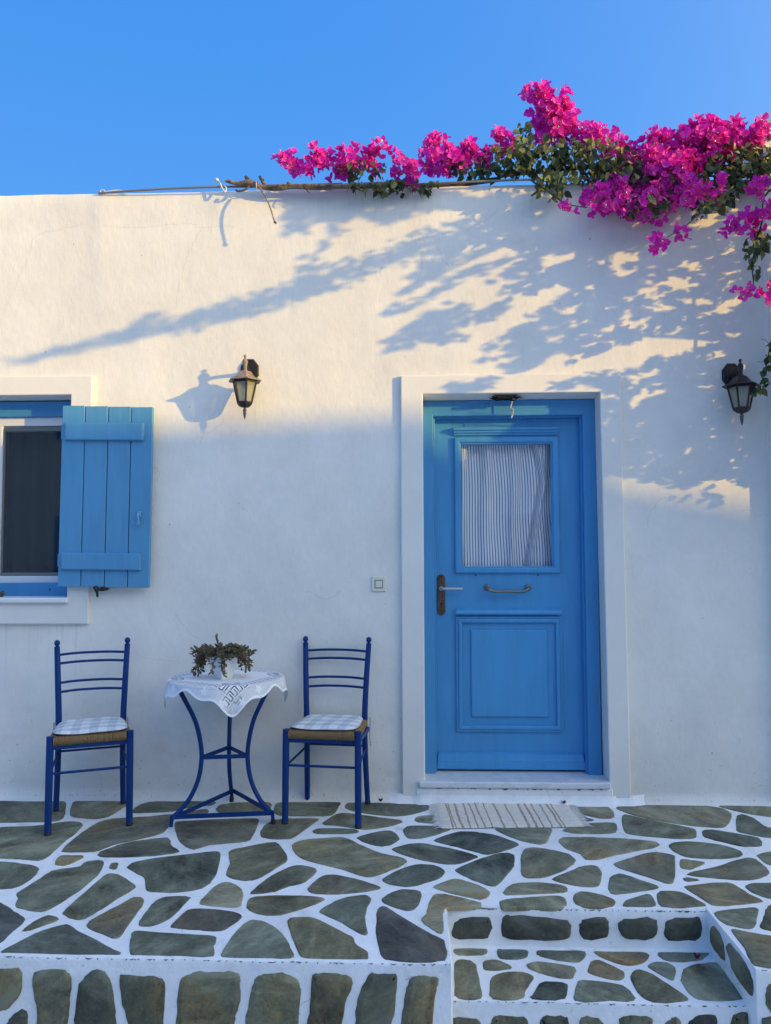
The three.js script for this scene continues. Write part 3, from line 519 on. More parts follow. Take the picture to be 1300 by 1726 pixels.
floorStone(-.839, 1.269, -.839, 1.213, -.817, 1.11, -.798, 1.073, -.767, 1.08, -.719, 1.126, -.696, 1.19, -.686, 1.286, -.699, 1.295, -.796, 1.281);
floorStone(-.892, 1.46, -.888, 1.414, -.869, 1.325, -.826, 1.316, -.746, 1.326, -.671, 1.352, -.659, 1.375, -.68, 1.438, -.707, 1.477, -.781, 1.476);
floorStone(-.966, 1.652, -1.009, 1.537, -1.015, 1.497, -.916, 1.508, -.82, 1.517, -.739, 1.522, -.714, 1.531, -.705, 1.597, -.692, 1.652, -.826, 1.652, -.955, 1.652);
floorStone(-1.415, 1.652, -1.395, 1.599, -1.36, 1.527, -1.282, 1.458, -1.215, 1.508, -1.104, 1.583, -1.024, 1.641, -1.005, 1.652, -1.066, 1.652, -1.237, 1.652, -1.393, 1.652);
floorStone(-1.686, 1.274, -1.622, 1.29, -1.539, 1.355, -1.457, 1.424, -1.458, 1.508, -1.458, 1.587, -1.481, 1.636);
floorStone(-1.416, 1.504, -1.412, 1.439, -1.386, 1.39, -1.356, 1.397, -1.334, 1.42, -1.363, 1.46, -1.398, 1.496);
floorStone(-.654, 1.652, -.66, 1.623, -.64, 1.452, -.614, 1.398, -.575, 1.404, -.513, 1.456, -.468, 1.527, -.437, 1.602, -.418, 1.652, -.535, 1.652);
floorStone(-.648, 1.293, -.655, 1.224, -.639, 1.206, -.554, 1.191, -.393, 1.199, -.365, 1.215, -.401, 1.26, -.51, 1.348, -.571, 1.35, -.621, 1.326);
floorStone(-.761, .07, -.749, .046, -.598, .035, -.423, .035, -.418, .036, -.442, .238, -.482, .255, -.724, .246);
floorStone(-.381, .109, -.37, .042, -.322, .035, -.146, .035, .007, .048, .061, .07, .054, .145, -.097, .25, -.266, .208, -.355, .157);
floorStone(-.753, .521, -.759, .467, -.75, .382, -.71, .322, -.61, .307, -.507, .301, -.52, .36, -.591, .556, -.606, .582, -.693, .58, -.735, .56);
floorStone(-.47, .359, -.412, .222, -.371, .211, -.179, .276, -.081, .312, -.08, .342, -.154, .407, -.251, .443, -.374, .399, -.462, .382);
floorStone(-.503, .486, -.493, .45, -.391, .433, -.3, .447, -.287, .472, -.307, .494, -.403, .505, -.481, .507);
floorStone(-.28, .56, -.247, .514, -.152, .462, -.122, .467, -.091, .541, -.088, .572, -.126, .639, -.163, .657, -.24, .617);
floorStone(-.006, .301, .006, .256, .069, .23, .12, .237, .117, .327, .066, .349, .006, .33);
floorStone(-.061, .446, -.044, .398, .026, .39, .105, .399, .163, .425, .102, .495, .005, .559, -.038, .552, -.055, .5);
floorStone(.085, .582, .12, .535, .21, .465, .281, .466, .385, .513, .465, .601, .467, .626, .418, .676, .318, .741, .29, .728, .186, .654);
floorStone(-.111, .687, -.033, .629, .024, .619, .143, .673, .257, .752, .266, .775, .179, .849, .127, .853, .004, .801, -.087, .727);
floorStone(-.575, .657, -.553, .611, -.444, .572, -.35, .556, -.276, .636, -.177, .737, -.067, .796, -.047, .834, -.066, .874, -.133, .95, -.19, .997, -.215, .998, -.324, .925, -.436, .863, -.514, .81, -.559, .73);
floorStone(-.662, 1.171, -.65, 1.115, -.606, .996, -.536, .903, -.493, .898, -.44, .928, -.432, .959, -.469, 1.061, -.536, 1.107, -.577, 1.15);
floorStone(-.437, 1.123, -.426, 1.069, -.393, .999, -.352, .988, -.281, 1.016, -.177, 1.081, -.15, 1.109, -.198, 1.138, -.301, 1.163, -.398, 1.163, -.428, 1.149);
floorStone(-.14, 1.031, -.115, .98, -.039, .895, .013, .865, .074, .874, .107, .911, .113, .949, .087, 1.004, .003, 1.075, -.046, 1.09, -.112, 1.069);
floorStone(.068, 1.092, .102, 1.053, .154, 1.012, .187, 1.021, .271, 1.095, .286, 1.132, .272, 1.178, .247, 1.196, .162, 1.16, .108, 1.128);
floorStone(.167, .929, .187, .894, .253, .828, .367, .732, .408, .723, .431, .746, .412, .873, .351, 1.015, .308, 1.074, .238, 1.019);
floorStone(-.134, 1.217, -.124, 1.181, -.077, 1.131, -.053, 1.121, .007, 1.128, .013, 1.168, -.005, 1.273, -.028, 1.302, -.059, 1.291, -.122, 1.243);
floorStone(-.147, 1.359, -.146, 1.294, -.132, 1.274, -.104, 1.301, .002, 1.432, .086, 1.523, .092, 1.544, .088, 1.652, -.105, 1.652, -.121, 1.618, -.14, 1.509);
floorStone(-.367, 1.314, -.344, 1.275, -.281, 1.204, -.204, 1.18, -.184, 1.21, -.197, 1.279, -.199, 1.361, -.183, 1.494, -.214, 1.468, -.279, 1.395, -.353, 1.333);
floorStone(-.476, 1.393, -.464, 1.377, -.393, 1.375, -.352, 1.405, -.279, 1.47, -.231, 1.52, -.213, 1.568, -.176, 1.607, -.169, 1.652, -.172, 1.652, -.373, 1.652, -.391, 1.64, -.433, 1.526);
floorStone(.019, 1.377, .04, 1.321, .049, 1.246, .071, 1.17, .107, 1.161, .254, 1.244, .11, 1.269, .093, 1.319, .085, 1.473, .046, 1.43);
floorStone(.807, .035, .932, .035, 1.01, .042, 1.026, .144, 1.016, .208, .989, .244, .928, .235, .829, .15, .808, .078);
floorStone(.818, .204, .853, .206, .877, .254, .896, .273, .847, .288, .79, .283);
floorStone(.717, .428, .784, .372, .861, .328, .988, .317, .991, .35, .961, .445, .896, .463, .755, .458);
floorStone(.39, .425, .532, .402, .656, .398, .654, .439, .601, .59, .576, .613, .488, .564);
floorStone(1.077, .04, 1.126, .035, 1.325, .035, 1.52, .035, 1.613, .073, 1.634, .145, 1.558, .301, 1.512, .36, 1.476, .368, 1.313, .324, 1.179, .245, 1.108, .171, 1.067, .1);
floorStone(1.617, .035, 1.726, .035, 1.911, .035, 2.079, .035, 1.988, .18, 1.816, .202, 1.74, .166, 1.654, .09);
floorStone(1.061, .214, 1.08, .186, 1.174, .262, 1.306, .347, 1.358, .387, 1.35, .434, 1.32, .51, 1.225, .522, 1.037, .468, 1.016, .444);
floorStone(1.652, .197, 1.682, .178, 1.713, .229, 1.723, .36, 1.834, .404, 1.785, .505, 1.664, .491, 1.565, .421, 1.573, .381);
floorStone(1.397, .417, 1.431, .4, 1.523, .444, 1.617, .501, 1.608, .559, 1.583, .603, 1.507, .61, 1.411, .537, 1.374, .494);
floorStone(.673, .559, .699, .523, .819, .516, 1.028, .539, 1.115, .566, 1.124, .594, 1.097, .626, .965, .69, .859, .746, .8, .781, .749, .783, .742, .723, .685, .652);
floorStone(1.17, .609, 1.209, .571, 1.296, .563, 1.408, .599, 1.463, .666, 1.461, .701, 1.424, .736, 1.326, .757, 1.202, .743, 1.171, .683);
floorStone(.476, .744, .498, .677, .538, .656, .617, .681, .681, .725, .695, .789, .679, .835, .614, .915, .526, .983, .459, .989, .445, .967);
floorStone(.565, 1.002, .629, .938, .722, .863, .773, .855, .779, .91, .767, .968, .735, 1.058, .695, 1.07, .609, 1.04);
floorStone(.861, .835, .906, .796, 1.054, .7, 1.086, .694, 1.146, .729, 1.143, .75, 1.047, 1.016, 1.03, 1.025, .965, .962, .874, .878);
floorStone(.775, 1.089, .8, 1.001, .824, .96, .858, .94, .918, .998, .978, 1.061, .958, 1.079, .808, 1.13, .777, 1.127);
floorStone(1.139, .863, 1.173, .775, 1.217, .784, 1.256, .803, 1.231, .828, 1.164, .879);
floorStone(1.14, .934, 1.278, .859, 1.468, .751, 1.492, .765, 1.497, .864, 1.48, .912, 1.415, .964, 1.352, .98, 1.237, .965);
floorStone(1.527, .712, 1.603, .673, 1.711, .659, 1.626, .836, 1.529, .814, 1.522, .764);
floorStone(1.108, .981, 1.123, .969, 1.163, .988, 1.113, .998);
floorStone(1.088, 1.058, 1.126, 1.04, 1.269, 1.013, 1.287, 1.026, 1.314, 1.114, 1.339, 1.174, 1.26, 1.2, 1.14, 1.219, 1.118, 1.161);
floorStone(1.334, 1.05, 1.362, 1.024, 1.448, 1.014, 1.541, 1.011, 1.469, 1.162, 1.372, 1.143, 1.341, 1.092);
floorStone(.347, 1.134, .382, 1.069, .423, 1.046, .516, 1.041, .595, 1.069, .602, 1.095, .589, 1.12, .464, 1.141, .355, 1.148);
floorStone(.325, 1.216, .34, 1.199, .44, 1.178, .559, 1.162, .574, 1.178, .567, 1.245, .439, 1.249, .325, 1.253);
floorStone(.616, 1.177, .637, 1.131, .667, 1.118, .732, 1.149, .766, 1.188, .763, 1.208, .745, 1.237, .64, 1.243, .617, 1.226);
floorStone(.794, 1.234, .811, 1.2, .863, 1.159, .919, 1.133, .92, 1.167, .91, 1.234, .832, 1.237);
floorStone(.958, 1.125, .977, 1.104, 1.049, 1.106, 1.083, 1.162, 1.105, 1.224, .937, 1.233);
floorStone(1.119, 1.286, 1.186, 1.256, 1.292, 1.237, 1.277, 1.271, 1.206, 1.398, 1.184, 1.402, 1.125, 1.366);
floorStone(1.132, 1.414, 1.177, 1.436, 1.245, 1.463, 1.317, 1.477, 1.225, 1.652, 1.108, 1.652, 1.123, 1.546);
floorStone(1.241, 1.397, 1.294, 1.308, 1.352, 1.216, 1.45, 1.2, 1.341, 1.427, 1.266, 1.416);
treadStone(.142, 1.293, .162, 1.285, .251, 1.285, .261, 1.285, .254, 1.315, .174, 1.326, .145, 1.318);
treadStone(.141, 1.386, .157, 1.365, .194, 1.371, .206, 1.398, .212, 1.554, .213, 1.6, .135, 1.6, .134, 1.544);
treadStone(.242, 1.398, .252, 1.366, .286, 1.36, .325, 1.387, .337, 1.41, .287, 1.427, .247, 1.425);
treadStone(.307, 1.285, .321, 1.285, .404, 1.285, .412, 1.287, .404, 1.329, .363, 1.346, .309, 1.343);
treadStone(.453, 1.286, .476, 1.285, .562, 1.285, .627, 1.285, .623, 1.314, .597, 1.35, .571, 1.357, .499, 1.337, .453, 1.311);
treadStone(.667, 1.285, .7, 1.285, .778, 1.285, .853, 1.285, .862, 1.302, .831, 1.347, .782, 1.372, .75, 1.37, .688, 1.32);
treadStone(.91, 1.285, .935, 1.285, 1.049, 1.285, 1.09, 1.285, 1.079, 1.291, 1.046, 1.324, .963, 1.348, .917, 1.336, .902, 1.304);
treadStone(.404, 1.385, .427, 1.368, .493, 1.374, .562, 1.398, .566, 1.418, .545, 1.464, .523, 1.472, .448, 1.445, .405, 1.408);
treadStone(.619, 1.409, .646, 1.353, .673, 1.348, .706, 1.383, .735, 1.42, .727, 1.458, .705, 1.478, .669, 1.464, .616, 1.432);
treadStone(.842, 1.378, .87, 1.354, .911, 1.356, .928, 1.383, .921, 1.414, .894, 1.471, .885, 1.463, .848, 1.401);
treadStone(.255, 1.552, .266, 1.48, .309, 1.449, .379, 1.444, .408, 1.468, .39, 1.505, .362, 1.562, .351, 1.6, .248, 1.6);
treadStone(.389, 1.596, .429, 1.511, .455, 1.5, .516, 1.508, .512, 1.537, .489, 1.6, .381, 1.6);
treadStone(.53, 1.6, .539, 1.57, .572, 1.488, .615, 1.491, .704, 1.512, .723, 1.544, .728, 1.594, .65, 1.6);
treadStone(.756, 1.472, .775, 1.426, .797, 1.408, .83, 1.432, .866, 1.497, .905, 1.576, .904, 1.591, .78, 1.599, .756, 1.549);
treadStone(.929, 1.473, .96, 1.405, 1.004, 1.373, 1.093, 1.353, 1.098, 1.393, 1.093, 1.496, 1.087, 1.577, .95, 1.588, .928, 1.544);
edgeStone(-1.457, -.05, -1.409, -.047, -1.34, -.041, -1.333, -.103, -1.371, -.159, -1.406, -.173, -1.454, -.184);
edgeStone(-1.377, -.221, -1.357, -.195, -1.319, -.173, -1.312, -.22, -1.306, -.324, -1.388, -.326);
edgeStone(-1.284, -.053, -1.181, -.046, -1.166, -.067, -1.169, -.139, -1.178, -.217, -1.178, -.353, -1.257, -.355, -1.267, -.219, -1.279, -.141);
edgeStone(-1.141, -.165, -1.126, -.08, -1.099, -.053, -1.058, -.044, -1.033, -.071, -1.015, -.156, -1.011, -.214, -1.016, -.311, -1.073, -.351, -1.128, -.32, -1.142, -.217);
edgeStone(-.988, -.058, -.928, -.06, -.86, -.062, -.849, -.078, -.851, -.211, -.853, -.346, -.951, -.349, -.96, -.213, -.985, -.129);
edgeStone(-.8, -.197, -.785, -.067, -.751, -.047, -.656, -.042, -.602, -.046, -.594, -.07, -.598, -.135, -.615, -.206, -.62, -.348, -.795, -.352);
edgeStone(-.566, -.205, -.553, -.115, -.537, -.069, -.52, -.049, -.48, -.044, -.433, -.045, -.399, -.064, -.394, -.093, -.399, -.176, -.412, -.343, -.562, -.347);
edgeStone(-.342, -.046, -.319, -.04, -.252, -.045, -.225, -.054, -.224, -.077, -.242, -.128, -.255, -.199, -.259, -.34, -.358, -.342, -.36, -.201, -.349, -.124);
edgeStone(-.185, -.095, -.155, -.043, -.132, -.04, -.075, -.039, -.073, -.067, -.082, -.145, -.092, -.196, -.096, -.336, -.205, -.339, -.202, -.198, -.195, -.128);
edgeStone(-.029, -.08, -.019, -.05, .014, -.045, .061, -.047, .057, -.084, .043, -.155, .036, -.334, -.053, -.336, -.051, -.195, -.042, -.125);
edgeStone(1.132, -.079, 1.14, -.051, 1.213, -.042, 1.21, -.132, 1.145, -.129);
edgeStone(1.122, -.158, 1.209, -.157, 1.207, -.235, 1.123, -.237);
riserStone(.11, -.231, .122, -.213, .194, -.21, .209, -.222, .211, -.314, .113, -.316);
riserStone(.251, -.212, .259, -.203, .351, -.203, .362, -.212, .364, -.311, .249, -.314);
riserStone(.413, -.208, .419, -.202, .491, -.2, .499, -.209, .501, -.308, .41, -.31);
riserStone(.546, -.208, .563, -.199, .601, -.203, .616, -.218, .633, -.306, .546, -.307);
riserStone(.676, -.2, .714, -.194, .77, -.195, .775, -.211, .764, -.303, .704, -.304);
riserStone(.822, -.221, .842, -.2, .86, -.198, .866, -.22, .862, -.301, .817, -.302);
riserStone(.905, -.216, .924, -.19, .984, -.185, .989, -.211, .988, -.298, .899, -.3);
riserStone(1.047, -.191, 1.059, -.18, 1.089, -.178, 1.096, -.19, 1.096, -.296, 1.041, -.297);
backStone(.137, -.096, .149, -.062, .18, -.047, .264, -.042, .278, -.06, .275, -.101, .233, -.116, .148, -.118);
backStone(.324, -.072, .333, -.042, .363, -.036, .507, -.044, .58, -.06, .58, -.102, .557, -.115, .393, -.118, .328, -.106);
backStone(.623, -.063, .636, -.046, .714, -.039, .724, -.058, .722, -.092, .704, -.109, .635, -.11, .622, -.093);
backStone(.772, -.057, .787, -.047, .895, -.038, .908, -.051, .906, -.085, .893, -.106, .824, -.113, .782, -.103, .769, -.078);
backStone(.946, -.05, .972, -.04, 1.049, -.034, 1.07, -.037, 1.073, -.095, 1.047, -.11, .953, -.113, .941, -.097);
sideStone(1.31, -.043, 1.344, -.029, 1.416, -.041, 1.423, -.097, 1.37, -.103, 1.313, -.099);
sideStone(1.463, -.03, 1.488, -.015, 1.616, -.024, 1.653, -.041, 1.655, -.091, 1.629, -.095, 1.521, -.089);
// chipped paint along the arrises: bare dark stone showing as short uneven flakes
{
  const r = rng(611), mat = std({ color: lin(0.16, 0.16, 0.15), roughness: 1 });
  const flakes = (name, parent, x0, x1, at, dens, big) => {
    const pos = [], idx = [];
    for (let x = x0; x < x1; x += 0.012 + 0.05 * r() / dens) {
      const L = 0.004 + 0.03 * r() * r() * big, n = 5, base = pos.length / 3;
      for (let i = 0; i <= n; i++) { const u = x + L * i / n, w = (0.0008 + 0.0026 * r() * big) * Math.sin(Math.PI * (i + 0.25) / (n + 0.5)), off = 0.0015 * (r() - 0.5); for (const s of [0, 1]) pos.push(...at(u, off + s * w)); if (i < n) { const a = base + i * 2; idx.push(a, a + 1, a + 2, a + 2, a + 1, a + 3); } }
    }
    const g = new THREE.BufferGeometry(); g.setAttribute('position', new THREE.Float32BufferAttribute(pos, 3)); g.setIndex(idx); g.computeVertexNormals();
    part(parent, name, g, mat).userData.kind = 'stuff';
  };
  mat.side = THREE.DoubleSide;
  flakes('paint_chips', terrace, -1.7, NL - 0.01, (u, d) => [u, floorWave(u, EDGE) - 0.0035 - d * 1.4, EDGE - 0.0015 + rough(u, 1) + Math.min(d, 0.004) * 0.9], 1.3, 1);
  flakes('paint_chips', terrace, NR + 0.01, 1.3, (u, d) => [u, floorWave(u, EDGE) - 0.0035 - d * 1.4, EDGE - 0.0015 + rough(u, 1) + Math.min(d, 0.004) * 0.9], 1.3, 1);
  flakes('paint_chips', terrace, NL + 0.01, NR - 0.01, (u, d) => [u, -0.006 - d * 1.6, NB + rough(u, -0.012) * 0.7 + 0.0015], 2.2, 1.5);
  flakes('paint_chips', step, NL + 0.01, NR - 0.01, (u, d) => [u, STEP + floorWave(u + 3, SF) - 0.0035 - d * 1.5, SF - 0.0008 + rough(u + 4, 0) * 0.6 + 0.0012], 1.2, 1.2);
  flakes('paint_chips', house, 0.10, 1.0, (u, d) => [u, 0.0835 - d * 2.2, 0.0352], 0.5, 1.8);
}
// the paving and the front face go on to both sides
{
  const r = rng(733), blob = (cx, cy, w, h) => { const l = [], t = r() * 0.5; for (let i = 0; i < 8; i++) { const a = (i / 8) * 6.283 + t, c = Math.cos(a), s = Math.sin(a), k = (0.86 + 0.2 * r()) / Math.pow(Math.abs(c) ** 3 + Math.abs(s) ** 3, 1 / 3); l.push(cx + c * w * k, cy + s * h * k); } return l; };
  for (let j = 0; j < 6; j++) for (let i = 0; i < 11; i++) {
    const z = 0.19 + j * 0.265 + 0.03 * (r() - 0.5), odd = (j % 2) * 0.17, xl = -1.62 - (1.67 - z) * 0.60 - 0.16 - i * 0.34 - odd, xr = 1.40 + (1.67 - z) * 0.50 + 0.2 + i * 0.34 + odd;
    if (xl > -4.6 && i < 7) floorStone(...blob(xl + 0.03 * (r() - 0.5), z, 0.135 + 0.02 * r(), 0.100 + 0.02 * r()));
    if (xr < 4.2 && i < 6) floorStone(...blob(xr + 0.03 * (r() - 0.5), z, 0.135 + 0.02 * r(), 0.100 + 0.02 * r()));
  }
  for (let x = -1.72; x > -4.2; x -= 0.175) edgeStone(...blob(x, -0.17, 0.058 + 0.012 * r(), 0.095));
  for (let x = 1.42; x < 3.6; x += 0.175) edgeStone(...blob(x, -0.17, 0.058 + 0.012 * r(), 0.095));
}
// ---------- chairs and cushions ----------
const rushTex = (() => {
  const f = layers(512, [[4, 120, 0.55], [9, 200, 0.35], [3, 14, 0.25], [200, 200, 0.12]], 141);
  return [image(512, (i, c) => { const v = 0.75 + f[i] * 0.55; c[0] = v; c[1] = v * 0.93; c[2] = v * 0.84; }), grey(512, f, 0.5, 0.45)];
})();
const rush = std({ color: lin(0.56, 0.37, 0.19), roughness: 0.85, map: every(rushTex[0], 0.35), bumpMap: every(rushTex[1], 0.35), bumpScale: 0.004 });
function makeChair(label, pos, turn) {
  const ch = thing('taverna_chair', label, 'chair', pos, turn, 'blue chairs at the little round table');
  const foot = M.black;
  for (const s of [-1, 1]) {
    const f = part(ch, 'front_leg', taper([[s * 0.187, 0.012, 0.183], [s * 0.186, 0.24, 0.180], [s * 0.185, 0.468, 0.176]], [0.0165, 0.0175, 0.0175], 14, 8), M.chairBlue);
    part(f, 'foot_cap', lathe([[0, 0], [0.017, 0], [0.0178, 0.014], [0, 0.014]], 14).translate(s * 0.187, 0, 0.183), foot);
    const b = part(ch, 'back_post', taper([[s * 0.168, 0.012, -0.186], [s * 0.162, 0.25, -0.155], [s * 0.161, 0.47, -0.140], [s * 0.169, 0.68, -0.152], [s * 0.178, 0.864, -0.178]], [0.0145, 0.0155, 0.016, 0.0155, 0.0145], 14, 24), M.chairBlue);
    part(b, 'finial', lathe([[0, -0.004], [0.010, -0.002], [0.0085, 0.004], [0.0135, 0.011], [0.0155, 0.019], [0.013, 0.028], [0.007, 0.034], [0, 0.0355]], 16).translate(s * 0.178, 0.864, -0.178), M.chairBlue);
    part(b, 'foot_cap', lathe([[0, 0], [0.015, 0], [0.0158, 0.014], [0, 0.014]], 14).translate(s * 0.1685, 0, -0.187), foot);
    part(ch, 'side_stretcher', tube([[s * 0.186, 0.285, 0.18], [s * 0.1625, 0.305, -0.152]], 0.0062, 4, 8), M.chairBlue);
    part(ch, 'side_rail', box(s * 0.178 - 0.011, s * 0.178 + 0.011, 0.400, 0.425, -0.13, 0.17, 0.004), M.chairBlue);
  }
  for (const [y, w, z] of [[0.823, 0.176, -0.172], [0.778, 0.173, -0.166], [0.678, 0.168, -0.152], [0.630, 0.166, -0.149]])
    part(ch, 'back_rail', tube([[-w, y - 0.003, z], [-w * 0.5, y + 0.002, z - 0.012], [0, y + 0.003, z - 0.016], [w * 0.5, y + 0.002, z - 0.012], [w, y - 0.003, z]], 0.0068, 20, 8), M.chairBlue);
  part(ch, 'back_stretcher', tube([[-0.162, 0.318, -0.150], [0.162, 0.318, -0.150]], 0.0062, 4, 8), M.chairBlue);
  part(ch, 'front_stretcher', tube([[-0.186, 0.290, 0.180], [0.186, 0.290, 0.180]], 0.0066, 4, 8), M.chairBlue);
  part(ch, 'front_rail', box(-0.18, 0.18, 0.402, 0.424, 0.16, 0.18, 0.004), M.chairBlue);
  part(ch, 'back_rail_low', box(-0.158, 0.158, 0.402, 0.424, -0.16, -0.143, 0.004), M.chairBlue);
  { // woven rush seat: four rolls meeting in the middle
    const pos = [], uv = [], idx = [], N = 40;
    for (const face of [1, -1]) for (let j = 0; j <= N; j++) for (let i = 0; i <= N; i++) {
      const u = (i / N) * 2 - 1, v = (j / N) * 2 - 1, m = Math.max(Math.abs(u), Math.abs(v)), w = 0.160 + 0.022 * (v + 1) / 2;
      const th = 0.021 * Math.sqrt(Math.max(0, 1 - Math.pow(m, 6))) - 0.004 * (1 - m) , e = 1 - 0.02 * (1 - Math.sqrt(Math.max(0, 1 - (m ** 8) * 0.8)));
      pos.push(u * w * 1.04 * e, 0.442 + face * th + 0.0012 * Math.sin((Math.abs(u) > Math.abs(v) ? v : u) * 90), (v * 0.168 + 0.014) * 1.02 * e);
      uv.push(...(Math.abs(u) > Math.abs(v) ? [u * 0.17 + face * th, v * 0.17] : [v * 0.17 + face * th, u * 0.17]));
    }
    const per = (N + 1) * (N + 1);
    for (let f = 0; f < 2; f++) for (let j = 0; j < N; j++) for (let i = 0; i < N; i++) { const a = f * per + j * (N + 1) + i, b = a + N + 1; f ? idx.push(a, a + 1, b, b, a + 1, b + 1) : idx.push(a, b, a + 1, b, b + 1, a + 1); }
    const g = new THREE.BufferGeometry(); g.setAttribute('position', new THREE.Float32BufferAttribute(pos, 3)); g.setAttribute('uv', new THREE.Float32BufferAttribute(uv, 2)); g.setIndex(idx); g.computeVertexNormals();
    part(ch, 'rush_seat', g, rush);
    // strands wound round the front edge
    const r = rng(8), strands = [];
    for (let i = 0; i < 46; i++) { const x = -0.168 + 0.336 * (i + 0.3 * r()) / 45.5; strands.push(tube([[x, 0.462, 0.162], [x + 0.002 * (r() - 0.5), 0.458, 0.184], [x, 0.442, 0.191 + 0.002 * r()], [x + 0.003 * (r() - 0.5), 0.426, 0.184], [x, 0.421, 0.165]], 0.0038 + 0.0009 * r(), 8, 5)); }
    for (const s of [-1, 1]) for (let i = 0; i < 40; i++) { const z = -0.135 + 0.29 * (i + 0.3 * r()) / 39.5, x = s * (0.171 + 0.018 * (z + 0.14) / 0.3); strands.push(tube([[x - s * 0.025, 0.462, z], [x - s * 0.004, 0.458, z], [x + s * 0.002, 0.442, z + 0.002 * r()], [x - s * 0.004, 0.426, z], [x - s * 0.022, 0.421, z]], 0.0038 + 0.0009 * r(), 8, 5)); }
    const sg = part(ch, 'rush_strands', merged(strands), rush); sg.userData.kind = 'stuff';
  }
  return ch;
}
const CH_L = { pos: [-1.680, 0.002, 0.330], turn: 0.395 }, CH_R = { pos: [-0.454, 0.002, 0.221], turn: -0.115 };
const chairL = makeChair('blue chair with rush seat under the window, left of the round table', CH_L.pos, CH_L.turn);
copyOf(chairL, 'taverna_chair', 'blue chair with rush seat between the round table and the door', CH_R.pos, CH_R.turn);
// gingham seat pads
const gingham = (() => {
  const n = 512, cells = 8, f = layers(n, [[200, 200, 0.5], [90, 60, 0.5]], 151);
  const t = image(n, (i, c) => {
    const x = ((i % n) / n) * cells, y = (Math.floor(i / n) / n) * cells, a = (x % 2) < 1 ? 1 : 0, b = (y % 2) < 1 ? 1 : 0, k = (a + b) / 2, w = 1 + f[i] * 0.05;
    c[0] = (0.93 - 0.20 * k) * w; c[1] = (0.935 - 0.165 * k) * w; c[2] = (0.94 - 0.13 * k) * w;
  }, true);
  return t;
})();
const padMat = std({ color: lin(0.95, 0.95, 0.95), roughness: 0.95, map: every(gingham, 0.34), bumpMap: every(grey(256, layers(256, [[6, 5, 0.6], [120, 120, 0.4]], 160)), 0.3), bumpScale: 0.004 });
function makePad(label, pos, turn) {
  const p = thing('seat_cushion', label, 'cushion', pos, turn, 'checked seat cushions');
  const N = 44, P = [], uv = [], idx = [];
  for (const face of [1, -1]) for (let j = 0; j <= N; j++) for (let i = 0; i <= N; i++) {
    const u = (i / N) * 2 - 1, v = (j / N) * 2 - 1, r = Math.max(Math.abs(u), Math.abs(v));
    // square grid eased to a rounded square
    const l = Math.pow(Math.pow(Math.abs(u), 5) + Math.pow(Math.abs(v), 5), 1 / 5) || 1, k = r / l, w = 0.170 + 0.014 * v;
    const th = 0.0115 * Math.pow(Math.max(0, 1 - Math.pow(r, 5)), 0.55);
    const x = u * k * w + 0.004 * noise(v * 3, 2, face), z = v * k * 0.172;
    P.push(x, 0.014 + face * th + (face > 0 ? 0.0035 * noise(u * 2.6, v * 2.6, 4) + 0.002 * noise(u * 6, v * 5, 9) : 0) * (1 - r ** 4) + 0.004 * noise(u * 1.3, v * 1.3, 6), z); uv.push(x + 0.01 * Math.sin(z * 9), z + 0.006 * Math.sin(x * 14));
  }
  const per = (N + 1) * (N + 1);
  for (let f = 0; f < 2; f++) for (let j = 0; j < N; j++) for (let i = 0; i < N; i++) { const a = f * per + j * (N + 1) + i, b = a + N + 1; f ? idx.push(a, a + 1, b, b, a + 1, b + 1) : idx.push(a, b, a + 1, b, b + 1, a + 1); }
  const g = new THREE.BufferGeometry(); g.setAttribute('position', new THREE.Float32BufferAttribute(P, 3)); g.setAttribute('uv', new THREE.Float32BufferAttribute(uv, 2)); g.setIndex(idx); g.computeVertexNormals();
  part(p, 'pad', g, padMat);
  for (const s of [-1, 1]) part(p, 'tie', merged([tube([[s * 0.155, 0.010, -0.165], [s * 0.182, 0.006, -0.178], [s * 0.186, -0.02, -0.186], [s * 0.184, -0.08, -0.182], [s * 0.188, -0.15, -0.187]], 0.004, 20, 6)]), padMat);
  return p;
}
const seatPos = (c, y, dz) => [c.pos[0] + dz * Math.sin(c.turn), y, c.pos[2] + dz * Math.cos(c.turn)];
const padL = makePad('pale blue checked cushion on the chair under the window', seatPos(CH_L, 0.463, 0.012), CH_L.turn);
copyOf(padL, 'seat_cushion', 'pale blue checked cushion on the chair nearer the door', seatPos(CH_R, 0.463, 0.012), CH_R.turn);

